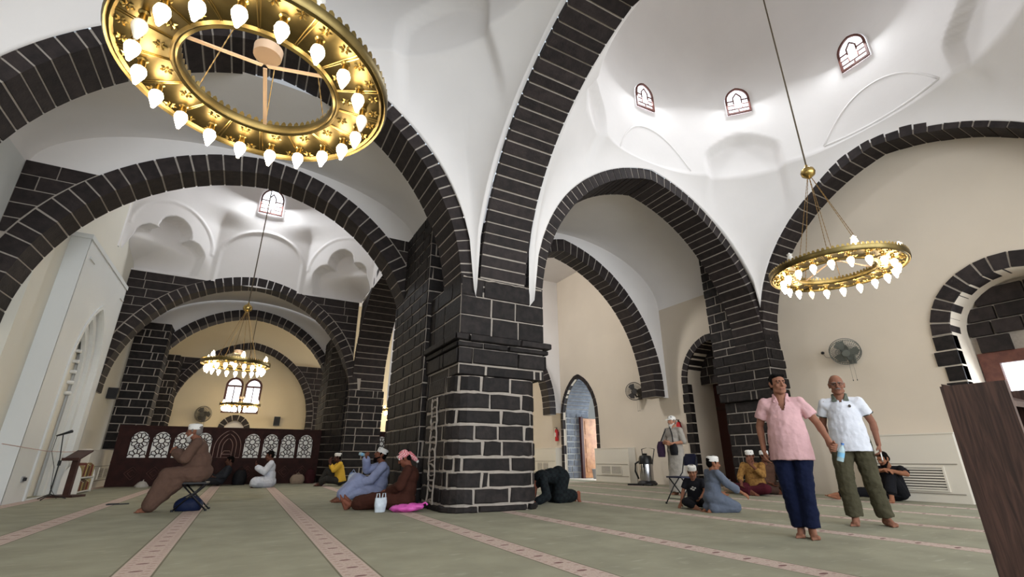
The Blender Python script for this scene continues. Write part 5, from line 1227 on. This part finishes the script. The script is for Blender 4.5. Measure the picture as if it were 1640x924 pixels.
# ---- praying man in white, cross-legged
f = person('dark haired man in white robe sitting cross-legged with hands raised in prayer', (0.82,16.0,0), (-1,.05))
CROSS = dict(pelvis=(0,0,.13), chest=(0,.03,.45), neck=(0,.04,.65), head=(0,.09,.78), look=(0,1,-.25), shR=(.19,.03,.59), shL=(-.19,.03,.59), hipR=(.11,.03,.13), hipL=(-.11,.03,.13), knR=(.32,.33,.14), knL=(-.32,.33,.14), anR=(-.02,.36,.085), anL=(.04,.27,.085), toeR=(-1,.1,-.1), toeL=(1,.1,-.1), elR=(.23,.16,.38), elL=(-.23,.16,.38), wrR=(.08,.36,.50), wrL=(-.08,.36,.50))
J = stand_pose(1.08, **dict(CROSS, handR=dict(d=(-.1,.4,.9),n=(0,-1,.3),t=(1,0,0),curl=.3), handL=dict(d=(.1,.4,.9),n=(0,-1,.3),t=(-1,0,0),curl=.3)))
body(f, J, 1.08, (96,62,50), hair=M_HAIRB)
robe(f, J, cloth('white_robe', (206,210,220)), 1.08, 1.85, end=.8)
# ---- man drinking against the central pier
f = person('bearded man in pale blue robe drinking, seated against the central pier', (2.42,9.85,0), (-1,.12))
J = stand_pose(1.06, pelvis=(0,0,.13), chest=(0,-.05,.45), neck=(0,-.04,.65), head=(0,0,.785), look=(0,1,.30), shR=(.19,-.04,.59), shL=(-.19,-.04,.59), hipR=(.10,.02,.13), hipL=(-.10,.02,.13), knR=(.12,.36,.36), knL=(-.12,.36,.34), anR=(.10,.62,.085), anL=(-.10,.60,.085), elR=(.24,.20,.52), wrR=(.06,.25,.72), elL=(-.24,.16,.36), wrL=(-.14,.40,.30), handR=dict(d=(-.6,.2,.7),n=(-.6,-.2,-.6),t=(0,.3,1),curl=1.0))
body(f, J, 1.06, (120,76,58), hair=M_HAIRB, beard=M_HAIRB, cap='kufi')
robe(f, J, cloth('pale_blue', (150,158,192)), 1.06, 1.88, end=.86)
# ---- man in brown with red checked headscarf, legs stretched out
f = person('man in dark brown robe and red checked headscarf seated with legs outstretched', (2.46,8.12,0), (-.93,.36))
J = stand_pose(1.02, pelvis=(0,0,.14), chest=(0,-.05,.45), neck=(0,-.01,.64), head=(0,.06,.75), look=(0,1,-.55), shR=(.19,-.02,.58), shL=(-.19,-.02,.58), hipR=(.10,.02,.13), hipL=(-.10,.02,.13), knR=(.11,.44,.13), knL=(-.11,.44,.13), anR=(.07,.85,.075), anL=(-.08,.86,.075), toeR=(.25,.35,1), toeL=(-.35,.35,.9), footupR=(0,-1,.3), footupL=(0,-1,.3), elR=(.26,.08,.34), elL=(-.26,.08,.34), wrR=(.08,.26,.26), wrL=(-.08,.26,.26), handR=dict(d=(-.6,.7,0),n=(0,0,-1),t=(0,1,.3)), handL=dict(d=(.6,.7,0),n=(0,0,-1),t=(0,1,.3)))
body(f, J, 1.02, (120,72,56), cap='shemagh', moustache=M_HAIRB, hair=M_HAIRB)
robe(f, J, cloth('dark_brown', (64,36,28)), 1.02, 1.9, end=.62)
# ---- man in prostration beside the central pier
f = person('man in dark checked robe bowed down in prostration beside the central pier', (5.28,7.92,0), (-1,.06))
J = stand_pose(1.0, pelvis=(0,-.06,.47), chest=(0,.27,.44), neck=(0,.46,.30), head=(0,.55,.17), look=(0,.35,-1), headup=(0,1,.3), shR=(.19,.38,.38), shL=(-.19,.38,.38), elR=(.28,.36,.13), elL=(-.28,.36,.13), wrR=(.24,.55,.045), wrL=(-.24,.55,.045), hipR=(.10,-.07,.44), hipL=(-.10,-.07,.44), knR=(.12,.02,.085), knL=(-.12,.02,.085), anR=(.09,-.40,.13), anL=(-.09,-.38,.13), toeR=(.05,.05,-1), toeL=(-.05,.05,-1), footupR=(0,1,0), footupL=(0,1,0), handR=dict(d=(0,1,0),n=(0,0,-1),t=(-1,0,0),curl=.05), handL=dict(d=(0,1,0),n=(0,0,-1),t=(1,0,0),curl=.05))
body(f, J, 1.0, (132,80,62), hair=M_HAIRB)
DK = cloth('dark_check', (30,34,38))
robe(f, J, DK, 1.0, 1.85, end=.72, cl=.014)
_ntc = DK.node_tree; _bs = _ntc.nodes['Principled BSDF']; _tc = _ntc.nodes.new('ShaderNodeTexCoord'); _ck = _ntc.nodes.new('ShaderNodeTexChecker'); _ck.inputs['Scale'].default_value = 18; _ck.inputs[1].default_value = (*lin((20,23,26)),1); _ck.inputs[2].default_value = (*lin((27,33,35)),1)
_ntc.links.new(_tc.outputs['Object'], _ck.inputs[0]); _ntc.links.new(_ck.outputs[0], _bs.inputs['Base Color'])
# ---- two boys by the folding chair
f = person('small boy in black t-shirt and white cap sitting on the carpet', (6.72,5.92,0), (-.82,-.45))
J = stand_pose(.70, pelvis=(0,0,.15), chest=(.01,.05,.46), neck=(.01,.08,.66), head=(.0,.13,.79), look=(-.15,1,-.35), shR=(.18,.06,.60), shL=(-.18,.06,.60), elR=(.27,.10,.36), wrR=(.32,.22,.11), elL=(-.24,.14,.38), wrL=(-.16,.32,.24), hipR=(.10,.03,.14), hipL=(-.10,.03,.14), knR=(.16,.40,.15), knL=(-.26,.38,.15), anR=(-.05,.50,.085), anL=(-.30,.02,.085), toeR=(-1,.2,-.1), toeL=(-.2,-1,-.1), handR=dict(d=(.2,.5,-.6),n=(0,0,-1),t=(-1,.2,0),curl=.2))
body(f, J, .70, (150,104,82), hair=M_HAIRB, cap='kufi', hs=1.22, voxel=.0075)
shirt(f, J, cloth('black_tee', (30,30,36)), 't_shirt', .70, .75, hem=.03, loose=1.06, voxel=.009)
trousers(f, J, cloth('black_shorts', (28,28,32)), .72, 1.15, cut=.35, voxel=.009, name='shorts')
_B = torso_basis(J); _c = Vector(J['chest']); pr_ = Part(); 
for (x_,z_,r_) in ((-.03,.02,.018),(.005,.035,.016),(.03,.01,.02),(0,-.005,.022)): pr_.ell(_c+_B@V(x_,.094,z_-.02), (r_,.004,r_*.7), _B, 8, 6)
mesh_obj('shirt_print', pr_.v, pr_.f, mat('print_white',(206,204,200),.8), f, True)
f = person('boy in blue grey robe and white cap kneeling with arm stretched out', (6.48,5.36,0), (.88,-.30))
KNEEL = dict(pelvis=(0,-.06,.26), chest=(0,.02,.58), neck=(0,.03,.78), head=(0,.07,.905), look=(.25,1,-.12), shR=(.185,.02,.72), shL=(-.185,.02,.72), hipR=(.10,-.02,.25), hipL=(-.10,-.02,.25), knR=(.13,.34,.10), knL=(-.13,.34,.10), anR=(.09,-.12,.085), anL=(-.09,-.12,.085), toeR=(0,-1,-.1), toeL=(0,-1,-.1), footupR=(0,0,1), footupL=(0,0,1), elR=(.28,.16,.52), wrR=(.36,.40,.36), elL=(-.25,.06,.46), wrL=(-.18,.28,.34))
J = stand_pose(.76, **KNEEL)
body(f, J, .76, (146,98,74), hair=M_HAIRB, cap='kufi', hs=1.2, voxel=.0075)
robe(f, J, cloth('blue_grey', (100,108,124)), .76, 1.55, end=.95, voxel=.01)
# ---- two men seated at the wall pier
f = person('man in mustard patterned shirt and white cap seated before the wall pier', (10.32,7.36,0), (-.95,-.25))
J = stand_pose(1.05, **dict(CROSS, look=(-.1,1,-.2), elR=(.25,.16,.36), wrR=(.16,.36,.22), elL=(-.24,.18,.40), wrL=(-.05,.28,.62), handL=dict(d=(.2,.2,.9),n=(.3,-1,0),t=(1,0,0),curl=.6)))
body(f, J, 1.05, (110,70,54), hair=M_HAIRB, cap='kufi')
shirt(f, J, cloth('mustard', (156,118,66), rgb2=(120,84,46), scale=24), 'shirt', 1.05, 1.5, hem=.05, loose=1.08)
trousers(f, J, cloth('maroon', (72,24,34)), 1.05, 1.2, name='wrap')
f = person('man in dark brown shirt and white cap seated against the wall pier', (10.95,7.52,0), (-.45,-.90))
J = stand_pose(1.05, **dict(CROSS, look=(-.3,1,-.1), knL=(-.15,.50,.14), anL=(-.2,.92,.075), toeL=(-.2,.3,1), footupL=(0,-1,.2), elR=(.24,.18,.34), wrR=(.12,.36,.22), elL=(-.25,.15,.34), wrL=(-.14,.36,.20)))
body(f, J, 1.05, (104,66,50), hair=M_HAIRB, cap='kufi')
shirt(f, J, cloth('umber', (84,60,48)), 'shirt', 1.05, 1.8, hem=.05, loose=1.08)
trousers(f, J, cloth('umber_trousers', (70,52,44)), 1.05, 1.15)
# ---- man in black by the air unit
f = person('man in black clothes hugging his knee on the floor by the air unit', (11.16,5.02,0), (-1,-.05))
J = stand_pose(1.06, pelvis=(0,.0,.13), chest=(-.02,.05,.43), neck=(-.04,.14,.60), head=(-.03,.23,.71), look=(.35,1,-.45), shR=(.17,.09,.55), shL=(-.21,.09,.55), hipR=(.10,.02,.13), hipL=(-.10,.02,.13), knL=(-.12,.34,.46), anL=(-.12,.50,.085), toeL=(-.25,1,0), knR=(.42,.30,.14), anR=(.76,.50,.085), toeR=(.75,.5,.25), elR=(.20,.30,.50), wrR=(-.08,.42,.52), elL=(-.36,.30,.46), wrL=(-.10,.44,.54), handR=dict(d=(-1,.1,0),n=(0,-.5,-1),t=(0,1,0),curl=.7), handL=dict(d=(1,.1,0),n=(0,-.5,-1),t=(0,1,0),curl=.7))
body(f, J, 1.06, (142,96,72), hair=M_HAIRB, beard=M_HAIRB)
shirt(f, J, cloth('black_shirt', (26,25,30)), 't_shirt', 1.06, .7, hem=.03, loose=1.03)
trousers(f, J, cloth('black_pants', (24,24,28)), 1.06, 1.05, cut=.85)
# ---- man in yellow by the far pier
f = person('man in yellow shirt and white cap crouching beside the far pier', (2.72,15.75,0), (-1,.10))
J = stand_pose(1.04, pelvis=(0,0,.14), chest=(0,.05,.45), neck=(0,.08,.65), head=(0,.14,.77), look=(0,1,-.1), shR=(.19,.06,.59), shL=(-.19,.06,.59), hipR=(.10,.02,.13), hipL=(-.10,.02,.13), knR=(.15,.38,.40), knL=(-.15,.36,.20), anR=(.14,.52,.085), anL=(.02,.52,.085), elR=(.22,.26,.44), wrR=(.06,.32,.66), elL=(-.23,.22,.42), wrL=(-.06,.34,.62), handR=dict(d=(-.2,.2,.9),n=(-.5,-1,0),t=(0,0,1),curl=.8), handL=dict(d=(.2,.2,.9),n=(.5,-1,0),t=(0,0,1),curl=.8))
body(f, J, 1.04, (78,50,42), hair=M_HAIRB, cap='kufi')
shirt(f, J, cloth('yellow', (214,172,64)), 'shirt', 1.04, 1.6, hem=.03, loose=1.08)
trousers(f, J, cloth('charcoal', (52,50,48)), 1.04, 1.05)
# ---- man in dark clothes reclining in front of the screen
f = person('man in dark clothes reclining on the floor before the carved screen panel', (-0.50,17.55,0), (-1,-.1))
J = stand_pose(1.05, pelvis=(0,0,.14), chest=(0,-.16,.38), neck=(0,-.22,.55), head=(0,-.20,.67), look=(.1,1,-.2), shR=(.19,-.18,.48), shL=(-.19,-.18,.48), hipR=(.10,.02,.13), hipL=(-.10,.02,.13), knR=(.12,.42,.40), knL=(-.12,.44,.14), anR=(.10,.70,.085), anL=(-.10,.86,.08), toeL=(-.3,.3,1), footupL=(0,-1,.3), elR=(.26,-.10,.28), elL=(-.26,-.12,.26), wrR=(.12,.10,.24), wrL=(-.12,.10,.22))
body(f, J, 1.05, (84,56,46), hair=M_HAIRB)
shirt(f, J, cloth('slate', (44,46,52)), 'shirt', 1.05, 1.8, hem=.03, loose=1.08)
trousers(f, J, cloth('slate_trousers', (38,38,42)), 1.05, 1.05)
flush_people()

# ================================================================== THINGS THE PEOPLE HAVE WITH THEM
def world_pt(fig, p): return Matrix.Translation(fig.location) @ fig.rotation_euler.to_matrix().to_4x4() @ Vector(p)
# water bottle in the pink man's hand
p = world_pt(PINK, (-.415,.215,.735))
bt = empty('water_bottle', p, 0, label='small clear water bottle held by the man in pink', cat='bottle')
M_PET = mat('clear_plastic', (196,224,232), 0.12, alpha=0.55)
b = MB(); b.lathe([(0,0),(.027,0),(.030,.01),(.030,.10),(.026,.125),(.012,.15),(.012,.165),(0,.165)],16); shade_auto(b.build('bottle_body', M_PET, bt)); b = MB(); b.lathe([(0,.163),(.014,.163),(.014,.182),(0,.182)],12); b.build('cap', mat('blue_cap',(70,120,190),.4), bt); b = MB(); b.lathe([(.0305,.04),(.0305,.085)],16); b.build('wrapper', mat('bottle_wrap',(120,176,210),.4), bt)
bt.rotation_euler = (0.25,0.2,0)
# phone in the white polo man's hand
p = world_pt(WHITE, (-.285,.035,.80)); ph = empty('mobile_phone', p, WHITE.rotation_euler.z, label='white mobile phone held by the man in white polo', cat='phone')
MB().box(-.006,.006,-.035,.035,-.07,.07).build('case', M_WHITEP, ph); MB().box(-.0075,-.006,-.031,.031,-.062,.062).build('screen', M_BLACK, ph); ph.rotation_euler = (0.3,0,WHITE.rotation_euler.z)
# bottle of the drinking man
bt = empty('water_bottle', (2.22,10.15,.88), label='small water bottle raised by the man in pale blue', cat='bottle')
b = MB(); b.lathe([(0,0),(.027,0),(.030,.01),(.030,.10),(.026,.125),(.012,.15),(.012,.165),(0,.165)],16); shade_auto(b.build('bottle_body', M_PET, bt)); b = MB(); b.lathe([(.0305,.04),(.0305,.085)],16); b.build('wrapper', mat('bottle_wrap',(120,176,210),.4), bt)
bt.rotation_euler = (0, RAD(105), RAD(-5)); bt.location = (2.04,10.06,.86)
# bags of the standing man
def soft_bag(name, label, cat, loc, rz, sx, sy, sz, m, strap=None, seam=None):
    r = empty(name, loc, rz, label=label, cat=cat); b = Part()
    b.ell((0,0,sz*.48), (sx*.5,sy*.5,sz*.48)); b.fru([((0,0,0.0),sx*.42,sy*.42,None),((0,0,sz*.3),sx*.5,sy*.5,None),((0,0,sz*.7),sx*.46,sy*.44,None),((0,0,sz*.95),sx*.3,sy*.25,None)])
    b.make('bag_body', m, r, max(.008, sx*.04), 4, cloth=.015)
    if strap: MB().tube([Vector(q) for q in strap], .012, 6).build('strap', seam or m, r, True)
    return r
BK = cloth('black_nylon', (26,26,30), rough=.6)
mtx = lambda q: CAPM.matrix_basis @ Vector(q)
p = world_pt(CAPM, (-.12,.22,.84)); soft_bag('camera_bag', 'black camera bag hanging in front of the standing man', 'bag', p, CAPM.rotation_euler.z, .20,.13,.26, BK, strap=[(0,0,.22),(.05,-.06,.45),(.14,-.12,.62)])
p = world_pt(CAPM, (.27,.16,.80)); soft_bag('shoulder_bag', 'dark purple shoulder bag at the standing man\'s side', 'bag', p, CAPM.rotation_euler.z, .20,.16,.36, cloth('purple', (62,44,66)), strap=[(0,0,.32),(-.06,-.06,.5),(-.10,-.12,.62)], seam=BK)
soft_bag('blue_bag', 'dark blue bag lying under the folding stool', 'bag', (-0.60,9.42,0), 0, .40,.26,.20, cloth('blue_nylon', (20,30,58), rough=.6), strap=[(-.12,0,.17),(0,-.03,.24),(.12,0,.17)])
# white and pink plastic bags of the man in brown
WB = mat('white_polythene', (196,206,216), 0.35, var=.08, scale=20); PB = mat('pink_polythene', (214,92,178), 0.4, var=.15, scale=16)
r = empty('plastic_bag', (1.98,7.80,0.0), RAD(15), label='white plastic carrier bag standing beside the man in brown', cat='bag')
q_ = Part(); q_.fru([((0,0,0),.085,.05,None),((0,0,.12),.10,.06,None),((0,0,.20),.095,.03,None)]); q_.ell((0,0,.09),(.095,.07,.09)); q_.make('bag_body', WB, r, .007, 3, cloth=.015)
for sx in (-.05,.05): MB().tube([(sx-.03,0,.19),(sx-.02,0,.26),(sx+.02,0,.26),(sx+.03,0,.19)], .009, 5).build('handle', WB, r, True)
r = empty('plastic_bag', (2.32,7.62,0), RAD(-28), label='bright pink plastic bag lying on carpet beside brown robe', cat='bag')
q_ = Part(); q_.ell((0,0,.055),(.24,.13,.055)); q_.ell((.14,.0,.08),(.14,.10,.05)); q_.ell((-.12,.02,.04),(.13,.11,.04)); q_.make('bag_body', PB, r, .010, 3, cloth=.03); MB().tube([(.22,0,.10),(.30,.02,.13),(.33,.0,.10)], .016, 6).build('knot', PB, r, True)
soft_bag('shopping_bag', 'blue and white shopping bag beside the man in yellow', 'bag', (3.02,15.42,0), 0, .30,.14,.40, cloth('blue_print', (54,96,170), rgb2=(190,200,214), scale=7), strap=[(-.07,0,.36),(0,0,.46),(.07,0,.36)])
soft_bag('cloth_bundle', 'pale cloth bundle lying at the right end of the screen', 'bundle', (1.72,17.75,0), .2, .46,.30,.30, cloth('pale_cloth', (150,132,116)), strap=[(-.1,0,.26),(0,-.03,.33),(.1,0,.26)])
soft_bag('travel_bag', 'dark maroon travel bag beside the pale cloth bundle', 'bag', (2.10,17.85,0), -.1, .34,.30,.44, cloth('maroon_bag', (56,26,30)), strap=[(-.08,0,.40),(0,0,.50),(.08,0,.40)])
soft_bag('cloth_bundle', 'pale round bundle next to the man in mustard shirt', 'bundle', (10.25,8.0,0), .2, .34,.30,.26, cloth('tan_cloth', (150,132,112)), strap=[(-.08,0,.22),(0,-.02,.30),(.08,0,.22)])
soft_bag('travel_bag', 'black bag behind the reclining man in dark clothes', 'bag', (0.06,17.78,0), .1, .40,.26,.46, BK, strap=[(-.1,0,.42),(0,0,.54),(.1,0,.42)])
flush_people()

# ---- folding stool under the old man, folding chair by the boys
def folding_seat(name, label, cat, loc, facing, seat_z, w, d, m_seat, back=None):
    r = empty(name, loc, atan2(-facing[0], facing[1]), label=label, cat=cat); BL = mat('black_steel', (26,26,30), 0.4, metal=.3)
    b = MB(); b.box(-w/2, w/2, -d/2, d/2, seat_z-.025, seat_z); o = b.build('seat', m_seat, r)
    for sx in (-1,1):
        x = sx*(w/2-.015)
        if back: MB().tube([(x, d/2+.07, .01), (x, d*.1, seat_z*.62), (x*.92, -d/2-.02, seat_z+.06), (x*.88, -d/2-.10, back)], .011, 7).build('leg', BL, r, True)
        else: MB().tube([(x, d/2+.02, .01), (x, -d/2+.02, seat_z-.03)], .012, 7).build('leg', BL, r, True)
        MB().tube([(x*.9, -d/2-.06, .01), (x*.9, d/2-.04, seat_z-.03)], .012, 7).build('leg', BL, r, True)
        for yy_ in (d/2+(.07 if back else .02), -d/2-.06): 
            g = MB(); g.lathe([(0,0),(.018,0),(.018,.03),(0,.03)],10,c=(x,yy_,0)); g.build('foot_cap', BL, r)
    MB().tube([(-w/2+.015, -d/2-.045, .08), (w/2-.015, -d/2-.045, .08)], .008, 6).build('stretcher', BL, r); MB().tube([(-w/2+.015, d/2+.0, .09), (w/2-.015, d/2+.0, .09)], .008, 6).build('stretcher', BL, r)
    if back:
        g = Part(); n = 20
        g.fru([((0,-d/2-.085,back-.16),.17,.012,Matrix.Identity(3))]*1+[((0,-d/2-.085,back-.155),.17,.014,None),((0,-d/2-.10,back-.02),.165,.014,None),((0,-d/2-.105,back+.05),.12,.014,None)]); bo = mesh_obj('backrest', g.v, g.f, mat('dark_blue_vinyl',(30,34,62),.45), r)
    return r
folding_seat('folding_stool', 'black folding stool under the bearded man in brown', 'stool', (-0.58,9.45,0), (-1,.10), .415, .34, .36, M_BLACK)
folding_seat('folding_chair', 'black folding chair with dark blue backrest beside the boys', 'chair', (7.10,6.55,0), (-.86,.05), .46, .38, .36, mat('dark_blue_vinyl',(30,34,62),.45), back=.80)
